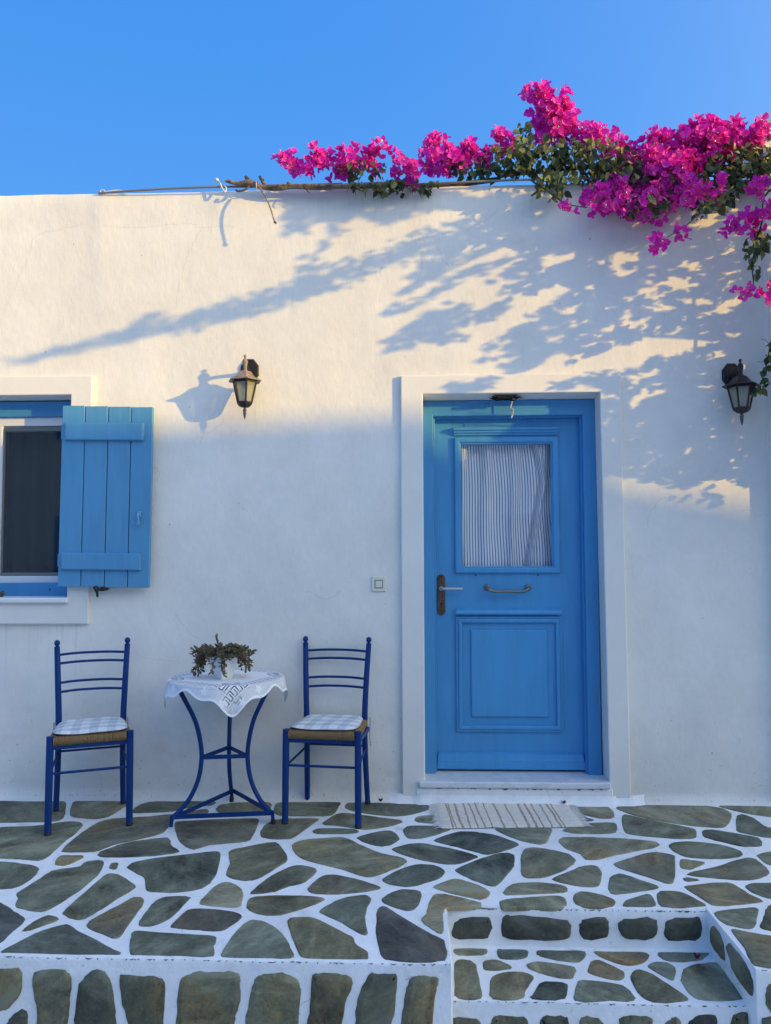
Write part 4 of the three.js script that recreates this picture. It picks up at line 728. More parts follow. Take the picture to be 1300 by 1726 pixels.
// ---------- table, lace cloth, pot plant ----------
const TC = [-0.985, 0, 0.296], TH = 0.717, TR = 0.29;
{
  const t = thing('round_table', 'small round table with curved blue iron legs between the two chairs', 'table', TC, 0);
  part(t, 'tabletop', lathe([[0, TH - 0.018], [TR - 0.004, TH - 0.018], [TR, TH - 0.012], [TR, TH - 0.004], [TR - 0.004, TH], [0, TH]], 64), M.chairBlue);
  const corner = [Math.atan2(0.172, -0.230), Math.atan2(0.092, 0.266), Math.atan2(-0.253, -0.028)];
  const at = (k, r, y) => [Math.cos(corner[k]) * r, y, Math.sin(corner[k]) * r];
  for (let k = 0; k < 3; k++) {
    const R = [0.286, 0.282, 0.262][k];
    const leg = part(t, 'leg', taper([at(k, 0.262, TH - 0.02), at(k, 0.225, 0.63), at(k, 0.165, 0.51), at(k, 0.135, 0.39), at(k, 0.131, 0.31), at(k, 0.150, 0.21), at(k, 0.200, 0.12), at(k, R - 0.008, 0.052)], [0.0115, 0.0115], 10, 60), M.chairBlue);
    part(leg, 'foot', merged([taper([at(k, R - 0.006, 0.066), at(k, R - 0.002, 0.012)], [0.0098, 0.0092], 8, 3)]), M.chairBlue);
    if (k > 0) part(leg, 'foot_cap', lathe([[0, 0], [0.011, 0], [0.0125, 0.006], [0.0115, 0.026], [0.009, 0.028]], 12).translate(...at(k, R - 0.002, 0.001)), M.black);
    const bar = (r, y, name, w, h) => {
      const a = V(...at(k, r, y)), b = V(...at((k + 1) % 3, r, y)), d = b.clone().sub(a), g = new RoundedBoxGeometry(d.length(), h, w, 1, 0.002);
      g.rotateY(-Math.atan2(d.z, d.x)); g.translate((a.x + b.x) / 2, y, (a.z + b.z) / 2); part(t, name, metric(g), M.chairBlue);
    };
    bar(0.131, 0.326, 'upper_brace', 0.006, 0.021);
    bar(R - 0.006, 0.058, 'lower_brace', 0.006, 0.023);
  }
}
{
  // lace: alpha holes in a net border with a meander band and a scalloped hem
  const S = 1024, cv = document.createElement('canvas'); cv.width = cv.height = S; const c = cv.getContext('2d');
  const half = 0.40, px = (m) => (m / half) * (S / 2);
  c.fillStyle = '#ffffff'; c.fillRect(0, 0, S, S);
  c.translate(S / 2, S / 2);
  // net outside the solid middle
  const net = (x, y, w, h, step = 6.2, holeSize = 3.0) => { c.fillStyle = '#000000'; for (let yy = y; yy < y + h; yy += step) for (let xx = x; xx < x + w; xx += step) c.fillRect(xx, yy, holeSize, holeSize); };
  for (let q = 0; q < 4; q++) {
    c.save(); c.rotate((q * Math.PI) / 2);
    net(-px(0.40), px(0.262), px(0.80), px(0.14));
    // meander: open slots in a solid band
    c.fillStyle = '#ffffff'; c.fillRect(-px(0.30), px(0.205), px(0.60), px(0.058));
    c.fillStyle = '#000000';
    const u = px(0.0066), n = 9;
    for (let i = -n; i < n; i++) {
      const x = i * u * 5, y = px(0.212);
      c.fillRect(x, y, u * 4.2, u * 0.75); c.fillRect(x, y, u * 0.75, u * 5.6); c.fillRect(x + 2 * u, y + 2 * u, u * 0.75, u * 5); c.fillRect(x + 2 * u, y + 6.1 * u, u * 4, u * 0.75); 
    }
    // flower motifs and a bird between band and hem
    c.fillStyle = '#ffffff';
    for (const m of [-0.22, -0.105, 0.105, 0.22]) for (let k = 0; k < 5; k++) { const a = (k / 5) * 6.28; c.beginPath(); c.ellipse(px(m) + Math.cos(a) * px(0.012), px(0.302) + Math.sin(a) * px(0.012), px(0.010), px(0.006), a, 0, 7); c.fill(); }
    c.restore();
    c.save(); c.rotate((q * Math.PI) / 2 + Math.PI / 4); // corners
    net(-px(0.045), px(0.215), px(0.09), px(0.055), 6.4, 4.6);
    c.fillStyle = '#ffffff';
    c.beginPath(); c.ellipse(0, px(0.238), px(0.026), px(0.008), 0.2, 0, 7); c.ellipse(-px(0.012), px(0.228), px(0.016), px(0.006), -0.6, 0, 7); c.fill();
    for (let k = 0; k < 3; k++) { c.beginPath(); c.ellipse((k - 1) * px(0.016), px(0.405) - Math.abs(k - 1) * px(0.008), px(0.006), px(0.020), (k - 1) * -0.5, 0, 7); c.fill(); }
    c.restore();
  }
  const alpha = new THREE.CanvasTexture(cv); alpha.wrapS = alpha.wrapT = THREE.ClampToEdgeWrapping;
  const laceMat = std({ color: lin(0.86, 0.87, 0.90), roughness: 0.95, alphaMap: alpha, transparent: true, side: THREE.DoubleSide });
  const hemMat = std({ color: lin(0.88, 0.89, 0.92), roughness: 0.95, side: THREE.DoubleSide });
  const front = Math.atan2(0.3, 0.105), NT = 288, NR_ = 64;
  const Redge = (th) => { // rounded square with scallops, corner at the front
    const a = th - front + Math.PI / 4, cs = Math.abs(Math.cos(a)), sn = Math.abs(Math.sin(a)), p = 7, sq = 0.333 / Math.pow(cs ** p + sn ** p, 1 / p);
    return sq + 0.014 * Math.cos(12 * (th - front)) + 0.002 * noise(Math.cos(th) * 4, Math.sin(th) * 4);
  };
  const shape = (th, r) => {
    const d = r - TR, c4 = Math.cos(4 * (th - front)), y0 = TH + 0.0022;
    if (d <= 0) return [Math.cos(th) * r, y0 + 0.0012 * (1 + noise(Math.cos(th) * r * 14, Math.sin(th) * r * 14)) * Math.min(1, -d / 0.02), Math.sin(th) * r];
    const flare = 0.20 - 0.10 * c4 - 0.08 * Math.sin(12 * (th - front) + 1.6) * Math.min(1, d / 0.05), b = 0.012;
    const out = d < b ? Math.sin(d / b * 1.2) * b * 0.8 : 0.009 + (d - b) * flare, drop = d < b ? (1 - Math.cos(d / b * 1.2)) * b : b * 0.63 + (d - b) * Math.sqrt(1 - flare * flare);
    return [Math.cos(th) * (TR + out), y0 - drop, Math.sin(th) * (TR + out)];
  };
  const pos = [], uv = [], idx = [], hem = [], hi = [];
  for (let i = 0; i <= NT; i++) {
    const th = (i / NT) * Math.PI * 2, R = Redge(th), a = th - front + Math.PI / 4;
    for (let j = 0; j <= NR_; j++) { const r = R * Math.pow(j / NR_, 0.55); pos.push(...shape(th, r)); uv.push(0.5 + Math.cos(a) * r / (2 * half), 0.5 + Math.sin(a) * r / (2 * half)); }
    for (const r of [R - 0.011, R - 0.005, R + 0.002]) { const q = shape(th, r); const o = 0.0012; hem.push(q[0] + Math.cos(th) * o, q[1] + 0.0006, q[2] + Math.sin(th) * o); }
  }
  for (let i = 0; i < NT; i++) { for (let j = 0; j < NR_; j++) { const k = i * (NR_ + 1) + j, b = k + NR_ + 1; idx.push(k, k + 1, b, b, k + 1, b + 1); } for (let j = 0; j < 2; j++) { const k = i * 3 + j; hi.push(k, k + 1, k + 3, k + 3, k + 1, k + 4); } }
  const t = thing('lace_tablecloth', 'white lace tablecloth with a scalloped hem draped over the round table', 'tablecloth', TC, 0);
  const g = new THREE.BufferGeometry(); g.setAttribute('position', new THREE.Float32BufferAttribute(pos, 3)); g.setAttribute('uv', new THREE.Float32BufferAttribute(uv, 2)); g.setIndex(idx); g.computeVertexNormals();
  part(t, 'lace', g, laceMat);
  const h = new THREE.BufferGeometry(); h.setAttribute('position', new THREE.Float32BufferAttribute(hem, 3)); h.setAttribute('uv', new THREE.Float32BufferAttribute(new Float32Array(hem.length / 3 * 2), 2)); h.setIndex(hi); h.computeVertexNormals();
  part(t, 'hem', h, hemMat);
}
{
  const base = [-0.988, TH + 0.004, 0.35];
  const pot = thing('plant_pot', 'white angular pot on the lace tablecloth', 'pot', base, 0.35);
  const a = [], idx = [], N = 4; // faceted: square foot widening to a slightly flared square rim
  const prof = [[0.040, 0], [0.052, 0.035], [0.062, 0.08], [0.066, 0.118], [0.060, 0.118], [0.052, 0.085]];
  const g = lathe(prof.map(([r, y]) => [r * 1.12, y]), 4, true); g.rotateY(Math.PI / 4 + 0.5);
  part(pot, 'pot', g, std({ color: lin(0.80, 0.80, 0.79), roughness: 0.28 }));
  part(pot, 'soil', new THREE.CylinderGeometry(0.052, 0.05, 0.01, 4).rotateY(0.5).translate(0, 0.092, 0), std({ color: lin(0.05, 0.04, 0.03), roughness: 1 }));
  const pl = thing('succulent', 'small trailing succulent with dark reddish green leaves in the white pot', 'plant', [base[0], base[1] + 0.09, base[2]], 0);
  const r = rng(21), stems = [], leaves = [], leaves2 = [];
  const leafG = (len, w) => { const q = new THREE.OctahedronGeometry(1, 1); q.scale(w, w * 0.42, len * 0.5); q.translate(0, 0, len * 0.5); return q; };
  const proto = leafG(0.018, 0.0050), m4 = new THREE.Matrix4(), q4 = new THREE.Quaternion();
  for (let i = 0; i < 86; i++) {
    const th0 = r() * 6.28, front = Math.sin(th0) > 0.55, th = front && r() < 0.6 ? th0 + Math.sign(-Math.cos(th0)) * -0.9 : th0, reach = 0.025 + 0.068 * Math.sqrt(r()), hang = r() < (front ? 0.12 : 0.5), up = 0.012 + 0.05 * r(), fall = hang ? -0.02 - 0.06 * r() : 0.01 + 0.045 * r();
    const x = (k) => Math.cos(th) * k * (Math.abs(Math.cos(th)) * 0.25 + 1), z = (k) => Math.sin(th) * k * 0.8;
    const pts = i === 0 ? [[0, 0, 0], [-0.012, 0.05, 0.01], [-0.030, 0.10, 0.01], [-0.031, 0.128, 0.012]] : [[x(0.02), 0, z(0.02)], [x(0.055 + reach * 0.15), up + 0.01, z(0.055 + reach * 0.15)], [x(0.06 + reach * 0.5), up * 0.8 + fall * 0.4, z(0.06 + reach * 0.5)], [x(0.065 + reach * 0.75), fall + 0.01, z(0.065 + reach * 0.75)]];
    stems.push(taper(pts, [0.0018, 0.0012], 5, 10));
    const c = new THREE.CatmullRomCurve3(pts.map((p) => V(...p)));
    const n = i === 0 ? 10 : 20;
    for (let k = 0; k < n; k++) {
      const t = i === 0 ? 0.35 + 0.65 * k / n : 0.12 + 0.88 * (k + r()) / n, p = c.getPoint(Math.min(1, t)), d = V(r() - 0.5, r() * 0.8 - 0.1, r() - 0.5).addScaledVector(c.getTangent(Math.min(1, t)), 0.5).normalize();
      q4.setFromUnitVectors(V(0, 0, 1), d); const s = 0.8 + 0.7 * r(); m4.compose(p, q4, V(s, s, s));
      (r() < 0.6 ? leaves : leaves2).push(proto.clone().applyMatrix4(m4));
    }
  }
  part(pl, 'stem', merged(stems), std({ color: lin(0.10, 0.075, 0.05), roughness: 0.8 })).userData.kind = 'stuff';
  part(pl, 'foliage', merged(leaves), std({ color: lin(0.100, 0.098, 0.045), roughness: 0.5 })).userData.kind = 'stuff';
  part(pl, 'foliage', merged(leaves2), std({ color: lin(0.17, 0.105, 0.06), roughness: 0.5 })).userData.kind = 'stuff';
}

// ---------- doormat ----------
{
  const cv = document.createElement('canvas'); cv.width = 1024; cv.height = 512; const c = cv.getContext('2d'), r = rng(33);
  c.fillStyle = '#ece3d6'; c.fillRect(0, 0, 1024, 512);
  for (let y = 0; y < 512; y += 4) { c.fillStyle = r() < 0.5 ? `rgba(120,112,104,${0.05 + 0.10 * r()})` : `rgba(255,252,246,${0.05 + 0.15 * r()})`; c.fillRect(0, y, 1024, 2); }
  for (let i = 0; i < 9000; i++) { c.fillStyle = r() < 0.55 ? `rgba(110,104,100,${0.05 + 0.12 * r()})` : `rgba(250,247,242,${0.1 * r()})`; c.fillRect(r() * 1024, r() * 512, 3 + r() * 16, 2 + r() * 3); }
  for (let i = 0; i < 60; i++) { c.fillStyle = `rgba(70,58,52,${0.25 + 0.4 * r()})`; c.fillRect(r() * 1024, r() * 512, 2 + r() * 5, 2 + r() * 4); }
  for (const [x, w] of [[0.075, 9], [0.100, 7], [0.140, 13], [0.195, 9], [0.250, 8], [0.300, 8], [0.350, 7], [0.430, 11], [0.520, 8], [0.600, 13], [0.655, 12], [0.705, 9], [0.765, 8], [0.825, 12], [0.853, 8]]) {
    let o = 0; for (let y = 0; y < 512; y += 4) { o += (r() - 0.5) * 1.6; c.fillStyle = r() < 0.8 ? `rgba(140,126,106,${0.6 + 0.3 * r()})` : 'rgba(178,168,150,0.8)'; c.fillRect(x * 1024 + o, y, w * (1.1 + 0.6 * r()), 4); }
  }
  const t = new THREE.CanvasTexture(cv); t.colorSpace = THREE.SRGBColorSpace;
  const weave = grey(512, (() => { const f = layers(512, [[30, 120, 0.4], [90, 220, 0.4], [8, 8, 0.4]], 171); return f; })());
  const mat = thing('rag_rug', 'cream rag rug with brown stripes and fringed ends in front of the door', 'rug', [0.465, 0, 0.225], 0);
  const corner = [[-0.375, -0.205], [0.350, -0.232], [0.365, 0.163], [-0.345, 0.207]]; // slightly askew
  const at = (u, v) => { const a = corner.map((q) => q); const x = (a[0][0] * (1 - u) + a[1][0] * u) * (1 - v) + (a[3][0] * (1 - u) + a[2][0] * u) * v, z = (a[0][1] * (1 - u) + a[1][1] * u) * (1 - v) + (a[3][1] * (1 - u) + a[2][1] * u) * v; return [x + 0.003 * noise(v * 5, 3) * 1, z + 0.004 * noise(u * 5, 8) * (v > 0.5 ? 1 : -0.4)]; };
  const N = 60, Q = 34, pos = [], uv = [], idx = [];
  for (const f of [1, 0]) for (let j = 0; j <= Q; j++) for (let i = 0; i <= N; i++) { const u = i / N, v = j / Q, [x, z] = at(u, v), e = Math.min(1, Math.min(u, 1 - u) * 30, Math.min(v, 1 - v) * 24); pos.push(x, (f ? 0.006 + 0.005 * Math.sqrt(e) + 0.0025 * noise(u * 7, v * 4, 2) + 0.0015 * noise(u * 24, v * 14, 6) : 0.0045) + floorWave(x + 0.465, z + 0.225), z); uv.push(u, v); }
  const per = (N + 1) * (Q + 1);
  for (let f = 0; f < 2; f++) for (let j = 0; j < Q; j++) for (let i = 0; i < N; i++) { const a = f * per + j * (N + 1) + i, b = a + N + 1; f ? idx.push(a, a + 1, b, b, a + 1, b + 1) : idx.push(a, b, a + 1, b, b + 1, a + 1); }
  const g = new THREE.BufferGeometry(); g.setAttribute('position', new THREE.Float32BufferAttribute(pos, 3)); g.setAttribute('uv', new THREE.Float32BufferAttribute(uv, 2)); g.setIndex(idx); g.computeVertexNormals();
  weave.repeat.set(2, 1);
  part(mat, 'weave', g, std({ color: lin(1, 0.985, 0.96), roughness: 1, map: t, bumpMap: weave, bumpScale: 0.003 }));
  const fr = [], fringeMat = std({ color: lin(0.66, 0.63, 0.60), roughness: 1 });
  for (const e of [0, 1]) for (let i = 0; i < 34; i++) {
    const v = (i + 0.5 * r()) / 33.6, [x, z] = at(e, Math.min(1, v)), s = e ? 1 : -1, L = 0.024 + 0.02 * r(), k = (r() - 0.5) * 0.02, y = 0.008 + floorWave(x + 0.465, z + 0.225);
    fr.push(taper([[x - s * 0.004, y, z], [x + s * L * 0.5, y + 0.003 * r(), z + k * 0.4], [x + s * L, y - 0.002, z + k + 0.006]], [0.0028, 0.0022, 0.0012], 5, 6));
    if (r() < 0.6) fr.push(taper([[x - s * 0.004, y, z + 0.004], [x + s * L * 0.4, y + 0.003, z - k], [x + s * L * 0.8, y - 0.002, z - k * 1.4]], [0.002, 0.0016, 0.001], 5, 6));
  }
  part(mat, 'fringe', merged(fr), fringeMat).userData.kind = 'stuff';
}
// ---------- wall lanterns, switch, small things ----------
function makeLantern(label, pos, aged) {
  const L = thing('wall_lantern', label, 'lamp', pos, 0, 'lanterns on the house wall');
  const body = M.black, top = aged;
  const hex = (r, y, k) => { const a = (k / 6) * Math.PI * 2 + 0.35; return [Math.sin(a) * r, y, Math.cos(a) * r]; };
  // origin: on the wall, at the height of the arm; the lantern hangs on an axis 0.125 m out
  const Z = 0.125;
  { const s = new THREE.Shape(); for (let i = 0; i < 8; i++) { const a = (i + 0.5) / 8 * Math.PI * 2, x = Math.cos(a) * 0.056, y = Math.sin(a) * 0.072 + 0.002; i ? s.lineTo(x, y) : s.moveTo(x, y); } s.closePath();
    const g = new THREE.ExtrudeGeometry(s, { depth: 0.006, bevelEnabled: true, bevelThickness: 0.008, bevelSize: 0.008, bevelOffset: -0.008, bevelSegments: 3 }); g.translate(0, 0, -0.002); part(L, 'back_plate', g, body); }
  part(L, 'arm', taper([[0, -0.012, 0.006], [0, -0.004, 0.05], [0, 0.004, 0.09], [0, 0.002, Z]], [0.016, 0.011, 0.010, 0.012], 10, 20), body);
  part(L, 'finial', lathe([[0, 0.064], [0.006, 0.061], [0.009, 0.054], [0.006, 0.046], [0.0045, 0.042], [0.010, 0.038], [0.011, 0.034], [0.0145, 0.028], [0.016, 0.020], [0.0135, 0.012], [0.012, 0.0], [0.0105, -0.018], [0.014, -0.026], [0.018, -0.034], [0, -0.034]], 18).translate(0, 0, Z), top);
  { // six-sided flared roof
    const prof = [[0.020, -0.030], [0.036, -0.036], [0.048, -0.052], [0.060, -0.066], [0.082, -0.077], [0.096, -0.083], [0.096, -0.088], [0.070, -0.086], [0.0, -0.084]];
    const g = lathe(prof, 6, true); g.rotateY(0.35); g.translate(0, 0, Z); part(L, 'roof', g, top); }
  for (let k = 0; k < 6; k++) {
    const a = hex(0.068, -0.086, k), b = hex(0.041, -0.208, k), a2 = hex(0.068, -0.086, k + 1), b2 = hex(0.041, -0.208, k + 1);
    part(L, 'cage_bar', taper([[a[0], a[1], a[2] + Z], [b[0], b[1], b[2] + Z]], [0.0058, 0.0052], 6, 2), body);
    const q = (p, s, m) => [p[0] * s, p[1] + m, p[2] * s + Z];
    const g = new THREE.BufferGeometry(); g.setAttribute('position', new THREE.Float32BufferAttribute([...q(a, 0.97, -0.002), ...q(b, 0.97, 0.003), ...q(b2, 0.97, 0.003), ...q(a2, 0.97, -0.002)], 3)); g.setAttribute('uv', new THREE.Float32BufferAttribute([0, 0, 0, 1, 1, 1, 1, 0], 2)); g.setIndex([0, 1, 2, 0, 2, 3]); g.computeVertexNormals();
    part(L, 'glass_pane', g, M.lampGlass);
  }
  { const g = lathe([[0.0, -0.090], [0.064, -0.088], [0.071, -0.090], [0.071, -0.098], [0.060, -0.098]], 6, true); g.rotateY(0.35); g.translate(0, 0, Z); part(L, 'upper_rim', g, body); }
  { const g = lathe([[0.030, -0.200], [0.044, -0.203], [0.046, -0.210], [0.040, -0.220], [0.027, -0.230], [0.013, -0.234], [0, -0.234]], 6, true); g.rotateY(0.35); g.translate(0, 0, Z); part(L, 'lower_cup', g, body); }
  part(L, 'drop', lathe([[0.007, -0.233], [0.008, -0.244], [0.012, -0.250], [0.008, -0.256], [0.0095, -0.266], [0.007, -0.280], [0.0035, -0.294], [0, -0.302]], 14).translate(0, 0, Z), std({ color: lin(0.10, 0.10, 0.105), roughness: 0.55, metalness: 0.3 }));
  part(L, 'bulb', lathe([[0, -0.125], [0.013, -0.130], [0.016, -0.145], [0.014, -0.165], [0.010, -0.180], [0.010, -0.205]], 14).translate(0, 0, Z), std({ color: lin(0.8, 0.8, 0.76), roughness: 0.4 }));
  return L;
}
M.lampGlass = phys({ color: lin(0.66, 0.66, 0.56), roughness: 0.55, transmission: 0.75, thickness: 0, side: THREE.DoubleSide });
const agedF = layers(256, [[6, 6, 0.5], [20, 20, 0.4], [70, 70, 0.3]], 201);
const agedMetal = std({ color: lin(0.34, 0.27, 0.22), roughness: 0.7, map: image(256, (i, c) => { const v = 0.75 + agedF[i] * 0.6; c[0] = v; c[1] = v * 0.96; c[2] = v * 0.94; }) });
makeLantern('weathered black wall lantern in the sun between window and door', [-0.937, 2.398, 0], agedMetal);
makeLantern('black wall lantern in the shade right of the door, half under a trailing vine', [1.760, 2.338, 0], std({ color: lin(0.016, 0.014, 0.015), roughness: 0.42 }));
{
  const s = thing('light_switch', 'square cream switch plate on the wall left of the door', 'switch', [-0.204, 1.187, 0]);
  const cream = std({ color: lin(0.74, 0.73, 0.60), roughness: 0.4 });
  part(s, 'plate', box(-0.039, 0.039, -0.041, 0.041, -0.004, 0.011, 0.004), cream);
  part(s, 'inner_frame', ring([-0.023, 0.023, -0.023, 0.023], [-0.0185, 0.0185, -0.0185, 0.0185], 0.010, 0.0135, 0.001), std({ color: lin(0.22, 0.21, 0.17), roughness: 0.5 }));
  part(s, 'button', box(-0.0182, 0.0182, -0.0182, 0.0182, 0.009, 0.0150, 0.002), cream);
}
{
  const t = thing('shutter_catch', 'small black iron catch on the wall below the open shutter', 'catch', [-1.760, 1.162, 0.0]);
  part(t, 'spike', tube([[0.02, 0, 0], [0.02, 0, 0.04], [0.012, 0.002, 0.062]], 0.008, 10, 8), M.black);
  part(t, 'arm', merged([taper([[-0.022, 0.016, 0.07], [-0.016, 0.004, 0.072], [-0.010, -0.018, 0.07], [-0.009, -0.034, 0.068]], [0.014, 0.013, 0.008, 0.007], 8, 12), taper([[-0.016, 0.004, 0.07], [0.006, 0.0, 0.068], [0.024, 0.004, 0.066]], [0.012, 0.009, 0.014], 8, 10), new THREE.SphereGeometry(0.014, 10, 8).translate(0.025, 0.004, 0.066), new THREE.SphereGeometry(0.008, 8, 6).translate(-0.009, -0.035, 0.068)]), M.black);
}
{
  const f = layers(256, [[4, 30, 0.6], [12, 60, 0.5], [100, 100, 0.2]], 211);
  const bark = std({ color: lin(0.19, 0.17, 0.145), roughness: 1, map: every(image(256, (i, c) => { c[0] = c[1] = c[2] = 0.7 + f[i] * 0.8; }), 0.1), bumpMap: every(grey(256, f), 0.1), bumpScale: 0.004 });
  const t = thing('driftwood', 'weathered grey piece of wood lying on the white window sill', 'driftwood', [-2.44, 1.116, -0.03]);
  part(t, 'wood', metric(taper([[-0.16, 0.017, 0], [-0.08, 0.020, 0.008], [0.0, 0.017, 0.0], [0.085, 0.018, 0.006]], [0.012, 0.019, 0.015, 0.017], 8, 20)), bark);
}
{ // dried bunch under the lintel, with a loose pale string
  const t = thing('dried_bunch', 'dark dried plant bunch under the lintel over the blue door', 'dried plant', [0.51, 2.244, -0.015]);
  const r = rng(44), l = [];
  for (let i = 0; i < 90; i++) {
    const k = (r() + r() + r()) / 3 * 2 - 1, len = 0.02 + 0.045 * r(), a = (r() - 0.5) * 0.7, x = k * 0.075, y = -0.006 - 0.016 * r() * (1 - Math.abs(k)), z = (r() - 0.5) * 0.05, s = r() < 0.5 ? 1 : -1;
    l.push(taper([[x, y, z], [x + s * len * 0.6, y + Math.sin(a) * len * 0.3 - 0.004, z + (r() - 0.5) * 0.02], [x + s * len, y + Math.sin(a) * len * 0.3, z + (r() - 0.5) * 0.03]], [0.0015, 0.004, 0.0008], 5, 6));
  }
  part(t, 'dry_leaves', merged(l), std({ color: lin(0.010, 0.009, 0.008), roughness: 1 })).userData.kind = 'stuff';
  part(t, 'string', merged([tube([[0.04, -0.004, -0.03], [0.043, -0.03, -0.035], [0.036, -0.062, -0.038], [0.046, -0.070, -0.036], [0.044, -0.095, -0.038], [0.039, -0.122, -0.038]], 0.0032, 26, 6), tube([[0.046, -0.066, -0.036], [0.051, -0.082, -0.034], [0.046, -0.104, -0.036], [0.042, -0.118, -0.038]], 0.0026, 16, 6)]), std({ color: lin(0.62, 0.58, 0.50), roughness: 0.9 }));
}
// ---------- bougainvillea over the wall ----------
const ROOT = [3.6, 0, 0.75];
const vine = thing('bougainvillea', 'big bougainvillea with magenta flowers trailing along the top of the white wall', 'climbing plant', ROOT);
const local = (g) => g.translate(-ROOT[0], -ROOT[1], -ROOT[2]);
const petalMats = [[0.98, 0.020, 0.58], [0.96, 0.012, 0.64], [1.0, 0.060, 0.60], [0.88, 0.010, 0.64]].map(([r, g, b]) => phys({ color: lin(r, g, b), roughness: 0.8, transmission: 0.34, thickness: 0, vertexColors: true, side: THREE.DoubleSide }));
const leafMats = [[0.050, 0.085, 0.022], [0.085, 0.120, 0.030], [0.23, 0.24, 0.06], [0.036, 0.062, 0.022]].map(([r, g, b]) => phys({ color: lin(r, g, b), roughness: 0.7, transmission: 0.3, thickness: 0, side: THREE.DoubleSide }));
const barkF = layers(256, [[5, 20, 0.5], [14, 50, 0.4], [60, 60, 0.3]], 221);
const barkTex = image(256, (i, c) => { const v = 0.75 + barkF[i] * 0.5; c[0] = v; c[1] = v * 0.97; c[2] = v * 0.94; });
const woodBark = std({ color: lin(0.27, 0.205, 0.15), roughness: 0.95, map: barkTex, bumpMap: grey(256, barkF), bumpScale: 0.003 });
const darkBark = std({ color: lin(0.075, 0.055, 0.042), roughness: 0.95, map: barkTex });
// a flower: three papery bracts cupped round a small cream centre
function flowerShape(seed) {
  const r = rng(seed), pos = [], col = [], idx = [];
  for (let k = 0; k < 3; k++) {
    const a0 = (k / 3) * 6.283 + (r() - 0.5) * 0.4, tilt = 0.55 + 0.5 * r(), L = 0.031 + 0.008 * r(), W = 0.0145 + 0.003 * r(), base = pos.length / 3, curl = 0.5 + 0.5 * r();
    for (let j = 0; j <= 4; j++) for (let i = -1; i <= 1; i++) {
      const t = j / 4, w = W * Math.pow(Math.sin(Math.PI * Math.min(0.97, 0.12 + t * 0.86)), 0.8), out = L * t, u = i * w;
      const h = 0.004 + out * Math.sin(tilt) * (1 - 0.35 * curl * t) + 0.006 * i * i * (0.5 + t) + 0.003 * (r() - 0.5), d = out * Math.cos(tilt) + 0.004 * curl * t * t;
      pos.push(Math.cos(a0) * d - Math.sin(a0) * u, Math.sin(a0) * d + Math.cos(a0) * u, h);
      const m = 0.78 + 0.22 * t + (r() - 0.5) * 0.12; col.push(m, m * (j === 0 ? 4 : 1), m * (i ? 1 : 0.92));
    }
    for (let j = 0; j < 4; j++) for (let i = 0; i < 2; i++) { const a = base + j * 3 + i; idx.push(a, a + 1, a + 3, a + 1, a + 4, a + 3); }
  }
  const b = pos.length / 3; // centre
  for (const [x, y, z] of [[0, 0, 0.002], [0.002, 0, 0.016], [-0.001, 0.002, 0.015], [-0.001, -0.002, 0.017]]) { pos.push(x, y, z); col.push(1.1, 55, 1.9); }
  idx.push(b, b + 1, b + 2, b, b + 2, b + 3, b, b + 3, b + 1, b + 1, b + 3, b + 2);
  const g = new THREE.BufferGeometry(); g.setAttribute('position', new THREE.Float32BufferAttribute(pos, 3)); g.setAttribute('color', new THREE.Float32BufferAttribute(col, 3)); g.setIndex(idx); g.computeVertexNormals();
  return g;
}
const flowerShapes = [1, 2, 3, 4, 5, 6].map(flowerShape);
function leafShape(seed) {
  const r = rng(seed * 17), pos = [], idx = [], L = 0.05, W = 0.0165 + 0.003 * r(), bend = 0.012 * (r() - 0.2);
  for (let j = 0; j <= 4; j++) for (let i = -1; i <= 1; i++) { const t = j / 4, w = W * Math.pow(Math.sin(Math.PI * Math.pow(Math.min(1, t + 0.04), 0.75)), 0.9) + 0.0004; pos.push(i * w, Math.abs(i) * w * 0.35 - bend * t * t * 2, t * L); }
  for (let j = 0; j < 4; j++) for (let i = 0; i < 2; i++) { const a = j * 3 + i; idx.push(a, a + 3, a + 1, a + 1, a + 3, a + 4); }
  const g = new THREE.BufferGeometry(); g.setAttribute('position', new THREE.Float32BufferAttribute(pos, 3)); g.setIndex(idx); g.computeVertexNormals(); return g;
}
const leafShapes = [1, 2, 3, 4].map(leafShape);
const vr = rng(901), flowers = [], leaves = [];
const turnTo = (d, spin) => new THREE.Quaternion().setFromUnitVectors(V(0, 0, 1), d).multiply(new THREE.Quaternion().setFromAxisAngle(V(0, 0, 1), spin));
function inBall() { for (;;) { const v = V(vr() * 2 - 1, vr() * 2 - 1, vr() * 2 - 1); if (v.lengthSq() < 1) return v; } }
// a clump of flowers or leaves about (x, y, z) with half sizes a, b
function bloom(x, y, z, a, b, density = 1) {
  const d = Math.min(0.16, Math.max(0.035, 0.55 * Math.min(a, b) + 0.35 * Math.max(a, b)));
  const n = Math.max(4, Math.round(a * b * 9800 * density));
  let centre = null;
  for (let i = 0; i < n; i++) {
    if (i % 6 === 0) { centre = inBall(); if (centre.length() < 0.55 && vr() < 0.6) centre.normalize().multiplyScalar(0.6 + 0.4 * vr()); if (vr() < 0.18) centre.multiplyScalar(1.15); }
    const v = centre.clone(), j = inBall().multiplyScalar(0.040);
    const p = V(x + v.x * a * 0.86 + j.x, y + v.y * b * 0.82 + j.y, z + v.z * d + j.z);
    const f = V(v.x * 0.8 + (vr() - 0.5) * 1.1 + 0.15, v.y * 0.8 + (vr() - 0.5) * 1.1 + 0.25, v.z * 0.8 + (vr() - 0.5) * 1.0 + 0.35).normalize();
    flowers.push({ p, q: turnTo(f, vr() * 6.28), s: 0.76 + 0.38 * vr(), k: Math.floor(vr() * 6), m: Math.floor(vr() * 4) });
  }
}
